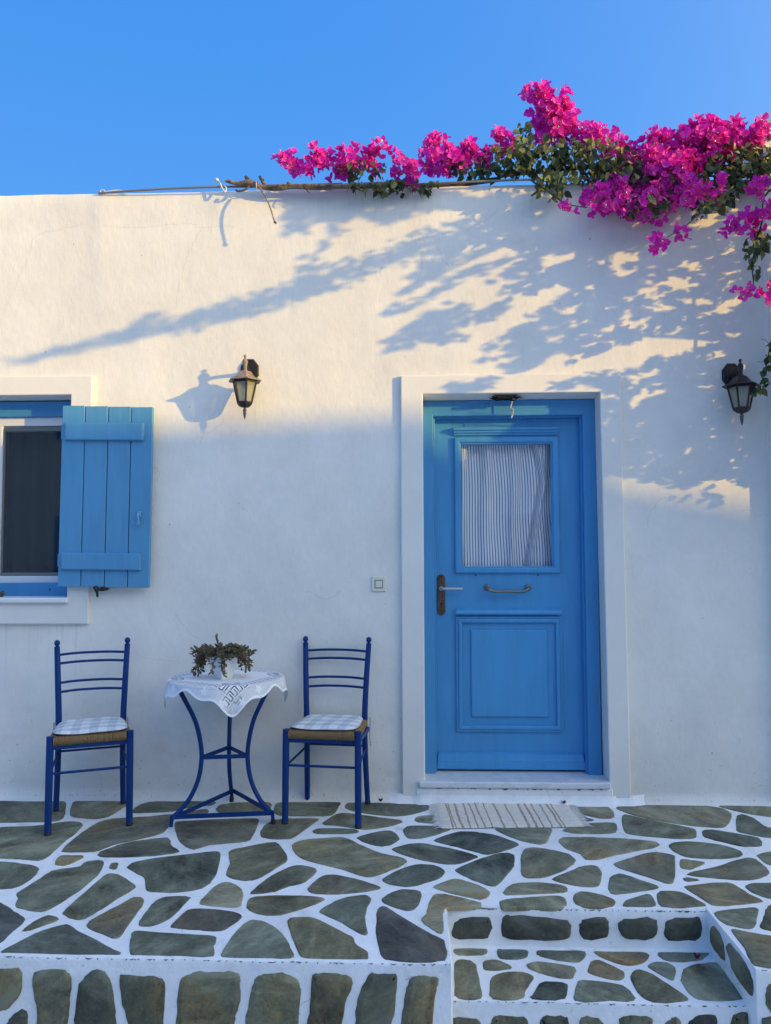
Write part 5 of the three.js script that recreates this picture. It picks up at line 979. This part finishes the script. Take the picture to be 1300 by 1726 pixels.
function foliage(x, y, z, a, b, density = 1) {
  const d = Math.min(0.17, Math.max(0.03, 0.6 * Math.min(a, b) + 0.4 * Math.max(a, b)));
  const n = Math.max(5, Math.round(a * b * 8000 * density));
  for (let i = 0; i < n; i++) {
    const v = inBall(), p = V(x + v.x * a, y + v.y * b, z + v.z * d);
    const f = V((vr() - 0.5) * 1.6 + v.x * 0.4, -0.75 + (vr() - 0.5) * 1.3, (vr() - 0.5) * 1.4 + 0.2).normalize();
    leaves.push({ p, q: turnTo(f, vr() * 6.28), s: 0.6 + 0.55 * vr(), k: Math.floor(vr() * 4), m: v.y > 0.1 && vr() < 0.45 ? 2 : Math.floor(vr() * 4) });
  }
}
bloom(-.681, 3.562, .09, .094, .057);
bloom(-.56, 3.58, .09, .074, .067);
bloom(-.428, 3.523, .09, .06, .047);
bloom(-.334, 3.568, .09, .101, .057);
bloom(-.179, 3.579, .09, .091, .06);
bloom(-.04, 3.498, .09, .073, .05);
bloom(.131, 3.655, -.02, .1, .12);
bloom(.249, 3.613, 0, .093, .1);
bloom(.351, 3.632, 0, .073, .066);
bloom(.504, 3.698, 0, .073, .06);
bloom(.709, 3.903, 0, .126, .106);
bloom(.834, 3.907, 0, .093, .08);
bloom(.859, 3.815, 0, .083, .073);
bloom(.771, 3.774, .02, .116, .073);
bloom(.975, 3.711, 0, .119, .066);
bloom(1.125, 3.672, 0, .106, .06);
bloom(1.29, 3.599, 0, .083, .066);
bloom(1.424, 3.648, 0, .166, .093);
bloom(1.608, 3.695, 0, .149, .1);
bloom(1.437, 3.484, .05, .197, .105);
bloom(1.67, 3.615, .05, .148, .138);
bloom(1.814, 3.662, .02, .139, .099);
bloom(1.9, 3.684, .05, .079, .066);
bloom(1.483, 3.363, .1, .162, .081);
bloom(1.273, 3.453, .05, .164, .115);
bloom(1.061, 3.332, .1, .13, .091);
bloom(1.313, 3.267, .12, .161, .077);
bloom(.843, 3.2, .2, .038, .041, 0.62);
bloom(.997, 3.236, .2, .07, .057, 0.62);
bloom(1.182, 3.246, .24, .081, .038, 0.62);
bloom(1.212, 3.183, .22, .057, .031, 0.62);
bloom(1.476, 3.267, .25, .056, .062, 0.62);
bloom(1.587, 3.257, .3, .046, .062, 0.62);
bloom(1.299, 3.01, .28, .043, .056, 0.62);
bloom(1.383, 3.031, .28, .037, .028, 0.62);
bloom(1.81, 3.246, .3, .062, .046, 0.62);
bloom(1.674, 3.052, .32, .068, .052, 0.62);
bloom(1.788, 3.091, .34, .067, .061, 0.62);
bloom(1.816, 3.012, .34, .031, .037, 0.62);
bloom(1.716, 2.702, .34, .052, .043, 0.62);
bloom(1.796, 2.663, .36, .036, .043, 0.62);
foliage(-.282, 3.517, .09, .168, .034);
foliage(.318, 3.563, -.02, .133, .053);
foliage(.519, 3.593, 0, .149, .086);
foliage(.683, 3.598, .03, .198, .125);
foliage(.85, 3.559, .03, .198, .132);
foliage(1.012, 3.579, .05, .197, .098);
foliage(.765, 3.396, .12, .103, .077);
foliage(1.175, 3.507, .05, .131, .082);
foliage(.62, 3.743, .02, .059, .073);
foliage(1.149, 3.437, .02, .198, .106);
foliage(1.337, 3.401, .05, .197, .115);
foliage(1.653, 3.396, .08, .163, .124);
foliage(1.765, 3.51, .05, .157, .131);
foliage(1.879, 3.525, .05, .125, .131);
foliage(1.621, 3.209, .25, .078, .05);
foliage(1.532, 3.174, .26, .044, .037);
foliage(1.738, 2.92, .34, .037, .076);
foliage(1.75, 2.81, .34, .031, .067);
foliage(1.79, 2.966, .34, .037, .061);
foliage(1.256, 3.231, .2, .127, .063);
foliage(1.92, 3.447, .1, .081, .081);

foliage(-.13, 3.43, .07, .16, .03, 1.3);
foliage(.06, 3.44, .05, .1, .03, 1.2);
foliage(-.30, 3.43, .09, .08, .025, 1);
for (const y of [3.60, 3.68, 3.75]) foliage(1.985, y, 0.06, 0.03, 0.03, 1.2);
for (const [x, y] of [[1.905, 2.46], [1.890, 2.40], [1.905, 2.36], [1.870, 2.33], [1.885, 2.27], [1.830, 2.235], [1.810, 2.225], [1.845, 2.225]]) foliage(x, y, 0.17, 0.016, 0.016, 0.1);
// stems and twigs
const stem = (pts, r0, r1, mat = darkBark) => part(vine, 'stem', local(taper(pts, [r0, r1], 8)), mat);
part(vine, 'trunk', local(taper([[3.6, -0.02, 0.75], [3.56, 0.8, 0.70], [3.62, 1.7, 0.64], [3.5, 2.7, 0.52], [3.1, 3.4, 0.40], [2.25, 3.52, 0.24]], [0.05, 0.042, 0.038, 0.032, 0.024], 10)), woodBark);
stem([[2.27, 3.52, 0.24], [1.95, 3.50, 0.08], [1.5, 3.52, 0.02], [1.0, 3.55, 0.0], [0.5, 3.50, 0.02]], 0.020, 0.012);
stem([[1.3, 3.53, 0.01], [1.0, 3.62, 0.0], [0.85, 3.75, 0.0], [0.75, 3.88, 0.0]], 0.010, 0.004);
stem([[0.5, 3.50, -0.02], [0.211, 3.47, -0.02], [-0.023, 3.455, 0.02], [-0.259, 3.440, 0.05], [-0.45, 3.435, 0.06]], 0.015, 0.013);
part(vine, 'stem', local(taper([[-0.20, 3.445, 0.06], [-0.528, 3.435, 0.06], [-0.70, 3.445, 0.055], [-0.78, 3.437, 0.06], [-0.868, 3.446, 0.06], [-0.936, 3.470, 0.065], [-1.00, 3.466, 0.06], [-1.073, 3.487, 0.06]], [0.013, 0.016, 0.015, 0.019, 0.014, 0.020, 0.013, 0.009], 9, 50)), woodBark);
stem([[-0.925, 3.466, 0.06], [-0.945, 3.49, 0.065], [-0.955, 3.506, 0.07]], 0.013, 0.009, woodBark);
stem([[-0.845, 3.45, 0.06], [-0.862, 3.485, 0.065], [-0.875, 3.502, 0.07]], 0.012, 0.008, woodBark);
stem([[-0.70, 3.446, 0.055], [-0.715, 3.470, 0.06]], 0.011, 0.007, woodBark);
stem([[-0.40, 3.435, 0.09], [-0.62, 3.43, 0.10], [-0.78, 3.438, 0.09]], 0.009, 0.006, woodBark);
stem([[-0.05, 3.44, 0.09], [-0.35, 3.425, 0.10], [-0.55, 3.43, 0.10]], 0.010, 0.007, std({ color: lin(0.30, 0.27, 0.235), roughness: 0.95, map: barkTex }));
stem([[-0.878, 3.436, 0.09], [-0.848, 3.39, 0.12], [-0.803, 3.30, 0.145], [-0.772, 3.20, 0.15]], 0.0055, 0.0042, std({ color: lin(0.36, 0.31, 0.25), roughness: 0.95, map: barkTex }));
stem([[-0.772, 3.20, 0.15], [-0.764, 3.190, 0.152]], 0.0075, 0.006, woodBark);
for (const [a, b, c2] of [[[-0.30, 3.42, 0.10], [-0.33, 3.395, 0.12], [-0.30, 3.385, 0.13]], [[-0.10, 3.43, 0.10], [-0.02, 3.405, 0.12], [0.06, 3.41, 0.13]], [[-0.36, 3.42, 0.09], [-0.32, 3.40, 0.11], [-0.28, 3.37, 0.13]], [[-0.45, 3.43, 0.10], [-0.50, 3.405, 0.12], [-0.46, 3.39, 0.12]], [[-0.62, 3.43, 0.08], [-0.60, 3.40, 0.1], [-0.585, 3.385, 0.1]]]) stem([a, b, c2], 0.004, 0.002, darkBark);
stem([[1.70, 3.30, 0.25], [1.575, 3.191, 0.27], [1.496, 3.129, 0.27], [1.418, 3.066, 0.27], [1.339, 3.02, 0.27]], 0.005, 0.0025, std({ color: lin(0.16, 0.16, 0.06), roughness: 0.8 }));
stem([[0.66, 3.40, 0.14], [0.721, 3.334, 0.18], [0.8, 3.273, 0.18], [0.848, 3.249, 0.18], [0.944, 3.23, 0.18]], 0.005, 0.0025);
stem([[2.2, 3.3, 0.3], [1.95, 3.28, 0.34], [1.821, 3.201, 0.34], [1.803, 3.075, 0.34], [1.769, 2.95, 0.34], [1.744, 2.826, 0.34], [1.747, 2.732, 0.34], [1.722, 2.686, 0.34]], 0.007, 0.002);
stem([[2.2, 2.9, 0.3], [1.99, 2.62, 0.2], [1.914, 2.499, 0.17], [1.889, 2.403, 0.17], [1.864, 2.308, 0.17], [1.831, 2.228, 0.17], [1.80, 2.240, 0.17]], 0.005, 0.002);
stem([[1.900, 2.46, 0.17], [1.872, 2.487, 0.18], [1.845, 2.490, 0.19]], 0.0012, 0.0008); stem([[1.889, 2.403, 0.17], [1.855, 2.372, 0.17], [1.828, 2.372, 0.18]], 0.0012, 0.0008);

// the part of the plant that reaches out over the terrace, towards the sun: it throws the dappled shade
{
  const poly = (...l) => { const p = []; for (let i = 0; i < l.length; i += 2) p.push([l[i], l[i + 1]]); return p; };
  const inside = (p, x, y) => { let c = false; for (let i = 0, j = p.length - 1; i < p.length; j = i++) if ((p[i][1] > y) !== (p[j][1] > y) && x < ((p[j][0] - p[i][0]) * (y - p[i][1])) / (p[j][1] - p[i][1]) + p[i][0]) c = !c; return c; };
  const gaps = [];
  const gap = (x, y, a, b, deg) => gaps.push([x, y, a, b, Math.cos(deg * DEG), Math.sin(deg * DEG)]);
  const shadePatch = poly(.191, 3.163, .347, 3.201, .448, 3.261, .684, 3.336, .886, 3.383, 2.012, 3.393, 2.027, 1.784, 1.89, 1.722, 1.829, 1.736, 1.78, 1.7, 1.732, 1.73, 1.756, 1.769, 1.617, 1.754, 1.493, 1.722, 1.402, 1.702, 1.377, 1.765, 1.293, 1.75, 1.27, 1.77, 1.14, 1.76, 0.80, 1.77, 0.80, 2.10, 1.032, 2.2, .868, 2.276, .603, 2.256, .338, 2.272, .087, 2.167, .105, 2.302, .339, 2.435, .54, 2.5, .139, 2.471, -.028, 2.467, -.163, 2.485, -.18, 2.561, -.061, 2.644, .074, 2.762, -.162, 2.711, -.186, 2.735, -.06, 2.884, -.049, 3.022);
  const shadeBand = poly(-.838, 3.344, -.749, 3.426, -.467, 3.441, .01, 3.444, .416, 3.394, .685, 3.415, .785, 3.368, .617, 3.337, .314, 3.326, .128, 3.323, .009, 3.291, -.161, 3.239, -.331, 3.263, -.519, 3.267, -.655, 3.2, -.748, 3.167, -.803, 3.203);
  gap(.527, 3.129, .077, .032, 15);
  gap(.333, 3.1, .096, .032, 25);
  gap(.448, 3.038, .096, .026, 20);
  gap(.565, 3.069, .083, .026, 15);
  gap(.668, 3.087, .057, .028, 15);
  gap(.771, 3.111, .061, .028, 15);
  gap(.77, 3.026, .048, .026, 15);
  gap(.879, 3.024, .048, .019, 0);
  gap(.951, 3.108, .026, .02, 15);
  gap(.034, 3.036, .096, .023, 8);
  gap(-.012, 2.987, .038, .026, 15);
  gap(.254, 2.989, .083, .023, 25);
  gap(.473, 2.972, .031, .02, 15);
  gap(.756, 2.96, .041, .019, 15);
  gap(.582, 2.924, .036, .018, 15);
  gap(.986, 2.936, .036, .011, 15);
  gap(1.03, 2.893, .033, .009, 15);
  gap(.62, 2.877, .038, .017, 15);
  gap(.394, 2.795, .115, .057, 30);
  gap(.29, 2.62, .061, .019, 10);
  gap(.038, 2.531, .064, .019, 5);
  gap(.523, 2.8, .023, .015, 15);
  gap(.496, 2.688, .07, .026, 20);
  gap(.997, 2.851, .051, .02, 20);
  gap(.867, 2.729, .054, .023, 15);
  gap(.958, 2.796, .031, .013, 15);
  gap(.904, 2.65, .023, .019, 15);
  gap(.82, 2.573, .048, .018, 35);
  gap(1.185, 3.011, .108, .032, 0);
  gap(1.164, 2.946, .07, .045, 50);
  gap(1.295, 2.833, .054, .033, 15);
  gap(1.197, 2.691, .051, .038, 15);
  gap(1.184, 2.639, .057, .018, 10);
  gap(1.279, 2.638, .02, .015, 15);
  gap(.751, 2.626, .028, .011, 15);
  gap(.287, 2.365, .217, .045, 8);
  gap(.493, 2.44, .051, .018, 10);
  gap(.748, 2.437, .038, .015, 15);
  gap(.185, 2.444, .077, .018, 0);
  gap(1.067, 3.194, .07, .023, 12);
  gap(1.233, 3.178, .057, .015, 12);
  gap(1.489, 3.245, .041, .013, 5);
  gap(1.578, 3.263, .07, .018, 12);
  gap(1.68, 3.274, .108, .045, 30);
  gap(1.627, 3.209, .057, .026, 12);
  gap(1.756, 3.065, .031, .008, 12);
  gap(1.289, 2.829, .048, .033, 12);
  gap(1.415, 2.807, .036, .015, 25);
  gap(1.48, 2.891, .07, .015, 15);
  gap(1.492, 2.858, .048, .023, 12);
  gap(1.597, 2.765, .048, .015, 12);
  gap(1.382, 2.723, .077, .026, 12);
  gap(1.741, 2.724, .077, .036, 12);
  gap(1.868, 2.787, .096, .038, 25);
  gap(1.986, 2.98, .051, .032, 12);
  gap(.986, 2.939, .038, .01, 12);
  gap(.962, 3.051, .02, .017, 12);
  gap(1.232, 2.33, .032, .014, 15);
  gap(1.289, 2.239, .068, .021, 0);
  gap(1.237, 2.18, .058, .025, 15);
  gap(1.406, 2.255, .036, .012, 30);
  gap(1.647, 2.274, .034, .014, 15);
  gap(1.895, 2.407, .019, .008, 0);
  gap(.036, 2.852, .134, .02, 31);
  gap(.244, 2.969, .125, .02, 28);
  gap(.087, 2.76, .156, .036, 27);
  gap(.34, 2.879, .164, .036, 24);
  gap(.087, 2.472, .235, .05, 11);
  gap(.393, 2.58, .153, .05, 35);
  gap(.572, 2.701, .122, .05, 34);
  gap(.74, 2.794, .129, .05, 25);
  gap(.781, 2.441, .154, .033, 24);
  gap(1.017, 2.54, .142, .033, 22);
  gap(.626, 2.321, .231, .05, 11);
  gap(.888, 2.377, .098, .05, 17);
  gap(1.077, 2.447, .164, .05, 22);
  gap(1.35, 2.542, .186, .05, 17);
  gap(1.167, 2.42, .169, .053, 15);
  gap(1.463, 2.501, .204, .053, 16);
  const open = (x, y, grow) => gaps.some(([gx, gy, a, b, c, s]) => { const dx = x - gx, dy = y - gy, u = (dx * c + dy * s) / (a + grow), v = (-dx * s + dy * c) / (b + grow * 0.5); return u * u + v * v < 1 + 0.5 * noise(x * 14, y * 22, 6.6); });
  const slope = [2.1, 0.4]; // the sun's way, per metre out from the wall
  const cr = rng(555), canopy = [], petals = [];
  const put = (x, y, out, size, list = canopy) => { list.push({ p: V(x + slope[0] * out, y + slope[1] * out, out), size, n: V(cr() - 0.5, cr() - 0.5, cr() - 0.5).normalize() }); };
  for (let i = 0; i < 150; i++) gap(0.05 + 1.9 * cr(), 2.3 + 1.0 * cr(), 0.018 + 0.034 * cr() * cr(), 0.005 + 0.010 * cr(), 8 + 16 * cr());
  const stepX = 0.030, stepY = 0.017;
  for (const q of gaps) if (q[0] > 1.1) { q[2] *= 0.8; q[3] *= 0.8; }
  for (let y = 1.68; y < 3.42; y += stepY) for (let x = -0.70; x < 2.02; x += stepX) {
    const px = x + (cr() - 0.5) * stepX, py = y + (cr() - 0.5) * stepY;
    const band = inside(shadeBand, px, py) && cr() < 0.85;
    if (!band && (!inside(shadePatch, px, py) || !inside(shadePatch, px - 0.03, py - 0.006)) || open(px, py, 0.016) || open(px - 0.022, py - 0.006, 0.008) || open(px + 0.022, py + 0.006, 0.008)) continue;
    const least = (2.16 - px) / 2.57, n = 2;
    for (let k = 0; k < n; k++) put(px, py, Math.max(0.12, least + cr() * 0.42), 0.6 + 0.35 * cr(), cr() < 0.12 ? petals : canopy);
  }
  // single leaves within the light patch low on the right
  for (const [x, y, s] of [[1.61, 1.70, 0.8], [1.70, 1.655, 1.3], [1.515, 1.67, 0.8], [1.60, 1.655, 0.7], [1.43, 1.665, 0.6]]) for (let k = 0; k < 3; k++) put(x + (cr() - 0.5) * 0.04 * s, y + (cr() - 0.5) * 0.02, 0.36 + 0.08 * cr(), s * 1.1);
  // the long strand that reaches furthest out
  const strand = (...l) => {
    const pts = []; for (let i = 0; i < l.length; i += 2) pts.push([l[i], l[i + 1]]);
    const main = pts.length > 5, far = (k) => main ? 0.78 + 1.15 * (k / (pts.length - 1)) : 1.58 + 0.08 * k;
    const P = pts.map(([x, y], k) => [x + slope[0] * far(k), y + slope[1] * far(k), far(k)]);
    part(vine, 'stem', local(taper(P, main ? [0.016, 0.004] : [0.006, 0.003], 7)), darkBark);
    const c = new THREE.CatmullRomCurve3(P.map((p) => V(...p)));
    const width = (t) => main ? 0.074 * Math.pow(1 - t, 0.7) * (0.75 + 0.5 * Math.abs(Math.sin(t * 17))) + 0.012 : 0.014;
    const n = main ? 1150 : 34;
    for (let i = 0; i < n; i++) { const t = Math.pow(cr(), 1.3), p = c.getPoint(t), w = width(t), a = cr() * 6.28, r = Math.sqrt(cr()) * w; canopy.push({ p: V(p.x + (cr() - 0.5) * 0.1, p.y + Math.sin(a) * r, p.z + Math.cos(a) * r * 0.6), size: 0.45 + 0.4 * cr() * (1 - t * 0.5), n: V(cr() - 0.5, cr() - 0.5, cr() - 0.5).normalize() }); }
  };
  strand(.549, 3.252, .211, 3.155, -.025, 3.084, -.263, 3.002, -.535, 2.91, -.654, 2.86, -.808, 2.811, -.979, 2.772, -1.116, 2.743, -1.253, 2.686, -1.459, 2.665, -1.649, 2.616, -1.804, 2.577, -2.046, 2.528, -2.324, 2.462);
  strand(-1.649, 2.616, -1.591, 2.684, -1.488, 2.742);
  // a tendril that hangs before the wall above the long strand
  strandTail([[-0.46, 3.20], [-0.52, 3.13], [-0.57, 3.05], [-0.60, 3.0], [-0.62, 2.95], [-0.60, 2.90]]);
  function strandTail(pts) { for (const [x, y] of pts) for (let k = 0; k < 7; k++) put(x + (cr() - 0.5) * 0.12, y + (cr() - 0.5) * 0.05, 1.06 + 0.1 * cr(), 0.6 + 0.4 * cr()); const P = [...pts.map(([x, y]) => [x + slope[0] * 1.1, y + slope[1] * 1.1, 1.1])]; part(vine, 'stem', local(taper(P, [0.004, 0.002], 6)), darkBark); }
  // limbs that carry it
  const limb = (pts, r0, r1) => part(vine, 'stem', local(taper(pts, [r0, r1], 8)), darkBark);
  limb([[2.25, 3.52, 0.24], [2.5, 3.55, 0.7], [2.6, 3.5, 1.0], [2.75, 3.4, 1.3]], 0.018, 0.006);
  limb([[3.5, 2.7, 0.52], [2.9, 2.95, 0.9], [2.65, 3.0, 1.0]], 0.014, 0.005);
  limb([[3.58, 2.2, 0.6], [3.0, 2.5, 0.9], [2.62, 2.6, 1.0]], 0.012, 0.004);
  limb([[2.5, 3.55, 0.7], [2.45, 3.6, 0.8], [2.30, 3.56, 0.85]], 0.010, 0.006);
  const mergeLeaves = (list, shapes, mats, name, base) => {
    const buckets = mats.map(() => []), m = new THREE.Matrix4();
    list.forEach((e, i) => { const g = shapes[i % shapes.length].clone(); m.compose(e.p, turnTo(e.n, i * 1.7), V(e.size, e.size, e.size)); g.applyMatrix4(m); buckets[(i * 7) % mats.length].push(g); });
    buckets.forEach((b, k) => { if (b.length) { const o = part(vine, name, local(mergeGeometries(b)), mats[k]); o.userData.kind = 'stuff'; } });
  };
  mergeLeaves(canopy, leafShapes, leafMats.slice(0, 2), 'foliage');
  mergeLeaves(petals, flowerShapes, petalMats.slice(0, 2), 'flowers');
}
// the flowers and leaves that show largest stand alone, the rest is joined
function settle(list, shapes, mats, one, many, alone) {
  list.sort((a, b) => b.p.z + 0.4 * b.s * 0.1 - (a.p.z + 0.4 * a.s * 0.1));
  const m = new THREE.Matrix4(), buckets = mats.map(() => []);
  list.forEach((e, i) => {
    if (i < alone) { const o = part(vine, one, shapes[e.k], mats[e.m]); o.position.set(e.p.x - ROOT[0], e.p.y - ROOT[1], e.p.z - ROOT[2]); o.quaternion.copy(e.q); o.scale.setScalar(e.s); return; }
    m.compose(e.p, e.q, V(e.s, e.s, e.s)); buckets[e.m].push(shapes[e.k].clone().applyMatrix4(m));
  });
  buckets.forEach((b, k) => { if (b.length) part(vine, many, local(mergeGeometries(b)), mats[k]).userData.kind = 'stuff'; });
}
settle(flowers, flowerShapes, petalMats, 'flower', 'flowers', 290);
settle(leaves, leafShapes, leafMats, 'leaf', 'foliage', 240);
console.log('flowers', flowers.length, 'leaves', leaves.length);

// wire along the parapet, with its ties
{
  const w = thing('support_wire', 'thick grey wire stretched along the top edge of the white wall', 'wire', [-1.824, 3.445, 0.03]);
  const mat = std({ color: lin(0.22, 0.20, 0.18), roughness: 0.6, metalness: 0.3 }), pale = std({ color: lin(0.6, 0.58, 0.54), roughness: 0.7 });
  const L = (l) => l.map(([x, y, z]) => [x + 1.824, y - 3.445, z - 0.03]);
  part(w, 'wire', tube(L([[-1.83, 3.452, 0.012], [-1.529, 3.457, 0.03], [-1.149, 3.460, 0.04], [-0.737, 3.452, 0.04], [-0.328, 3.450, 0.04], [0.078, 3.452, 0.04], [0.55, 3.462, 0.04], [1.9, 3.46, 0.04]]), 0.0062, 80, 7), mat);
  part(w, 'eyelet', merged([new THREE.TorusGeometry(0.014, 0.003, 8, 20).translate(0.02, 0.014, -0.02), tube([[0.03, 0.012, -0.02], [0.10, 0.026, -0.03], [0.17, 0.012, -0.02]], 0.005, 14, 6)]), pale);
  part(w, 'tie', merged([tube(L([[-1.13, 3.50, 0.03], [-1.11, 3.485, 0.045], [-1.095, 3.45, 0.055], [-1.075, 3.42, 0.06], [-1.07, 3.445, 0.05], [-1.09, 3.475, 0.04]]), 0.005, 30, 7), new THREE.SphereGeometry(0.012, 10, 8).translate(-1.13 + 1.824, 3.505 - 3.445, 0)]), pale);
  part(w, 'tie', tube(L([[-0.93, 3.455, 0.07], [-0.95, 3.425, 0.075], [-1.00, 3.418, 0.07], [-1.01, 3.43, 0.06]]), 0.006, 20, 7), std({ color: lin(0.09, 0.08, 0.075), roughness: 0.7 }));
  for (const x of [-0.89, -0.31]) part(w, 'tie', new THREE.TorusGeometry(0.024, 0.003, 6, 18).rotateY(Math.PI / 2).translate(x + 1.824, 0.01, 0.03), pale);
}
// fallen bracts
{
  const wilted = std({ color: lin(0.20, 0.012, 0.055), roughness: 0.9, side: THREE.DoubleSide });
  const g = flowerShape(31).scale(0.55, 0.55, 0.5).rotateX(-Math.PI / 2);
  const spots = [[0.817, 0.030, 'wilted dark red bract at the top right corner of the rag rug'], [0.790, 0.060, 'wilted bract just left of the one at the rug corner'], [-0.195, 0.060, 'dark red wilted bract by the wall between chair and door']];
  for (const [x, z, label] of spots) { const m = shadowed(new THREE.Mesh(g, wilted)); m.name = numbered('fallen_bract'); m.position.set(x, floorWave(x, z) + 0.012, z); m.rotation.y = x * 9; m.userData = { label, category: 'petal', group: 'bracts fallen from the bougainvillea' }; scene.add(m); }
  const m = shadowed(new THREE.Mesh(g, wilted)); m.name = numbered('fallen_bract'); m.position.set(1.03, STEP + 0.006, 1.335); m.userData = { label: 'dark red bract on the far right stone of the step', category: 'petal', group: 'bracts fallen from the bougainvillea' }; scene.add(m);
}
// the house across the lane, whose roof line keeps the lower wall in shade
{
  const h = thing('opposite_house', 'white two-storey house across the lane, behind the viewer', 'house', [20, LANE, 9]);
  const y = (v) => v - LANE;
  part(h, 'wall', (() => { const s = new THREE.Shape(); [[-36, 0], [14, 0], [14, y(5.22)], [0.75, y(5.22)], [-0.02, y(5.36)], [-0.02, y(5.62)], [-0.7, y(5.64)], [-1.1, y(5.74)], [-2.0, y(5.70)], [-3.1, y(5.65)], [-36, y(5.65)]].forEach(([a, b], k) => k ? s.lineTo(a, b) : s.moveTo(a, b)); return metric(new THREE.ExtrudeGeometry(s, { depth: 5, bevelEnabled: false })); })(), M.plaster);
  part(h, 'door', box(-2.0, -1.0, 0.1, 2.2, -0.03, 0.05, 0.01), M.doorBlue);
  for (const [x, v] of [[-26, 1.2], [-22, 1.2], [-18, 1.2], [-13, 1.2], [-26, 3.8], [-22, 3.8], [-18, 3.8], [-13, 3.8], [-7, 1.2], [-4.5, 1.2], [3, 1.2], [7, 1.2], [-7, 3.8], [-4.5, 3.8], [3, 3.6], [7, 3.6]]) { const w = part(h, 'window', box(x - 0.5, x + 0.5, v, v + 1.2, -0.03, 0.05, 0.01), M.shutterBlue); part(w, 'pane', box(x - 0.42, x + 0.42, v + 0.08, v + 1.12, -0.035, 0.0, 0.003), std({ color: lin(0.03, 0.035, 0.04), roughness: 0.1 })); }
}
renderer.render(scene, camera);
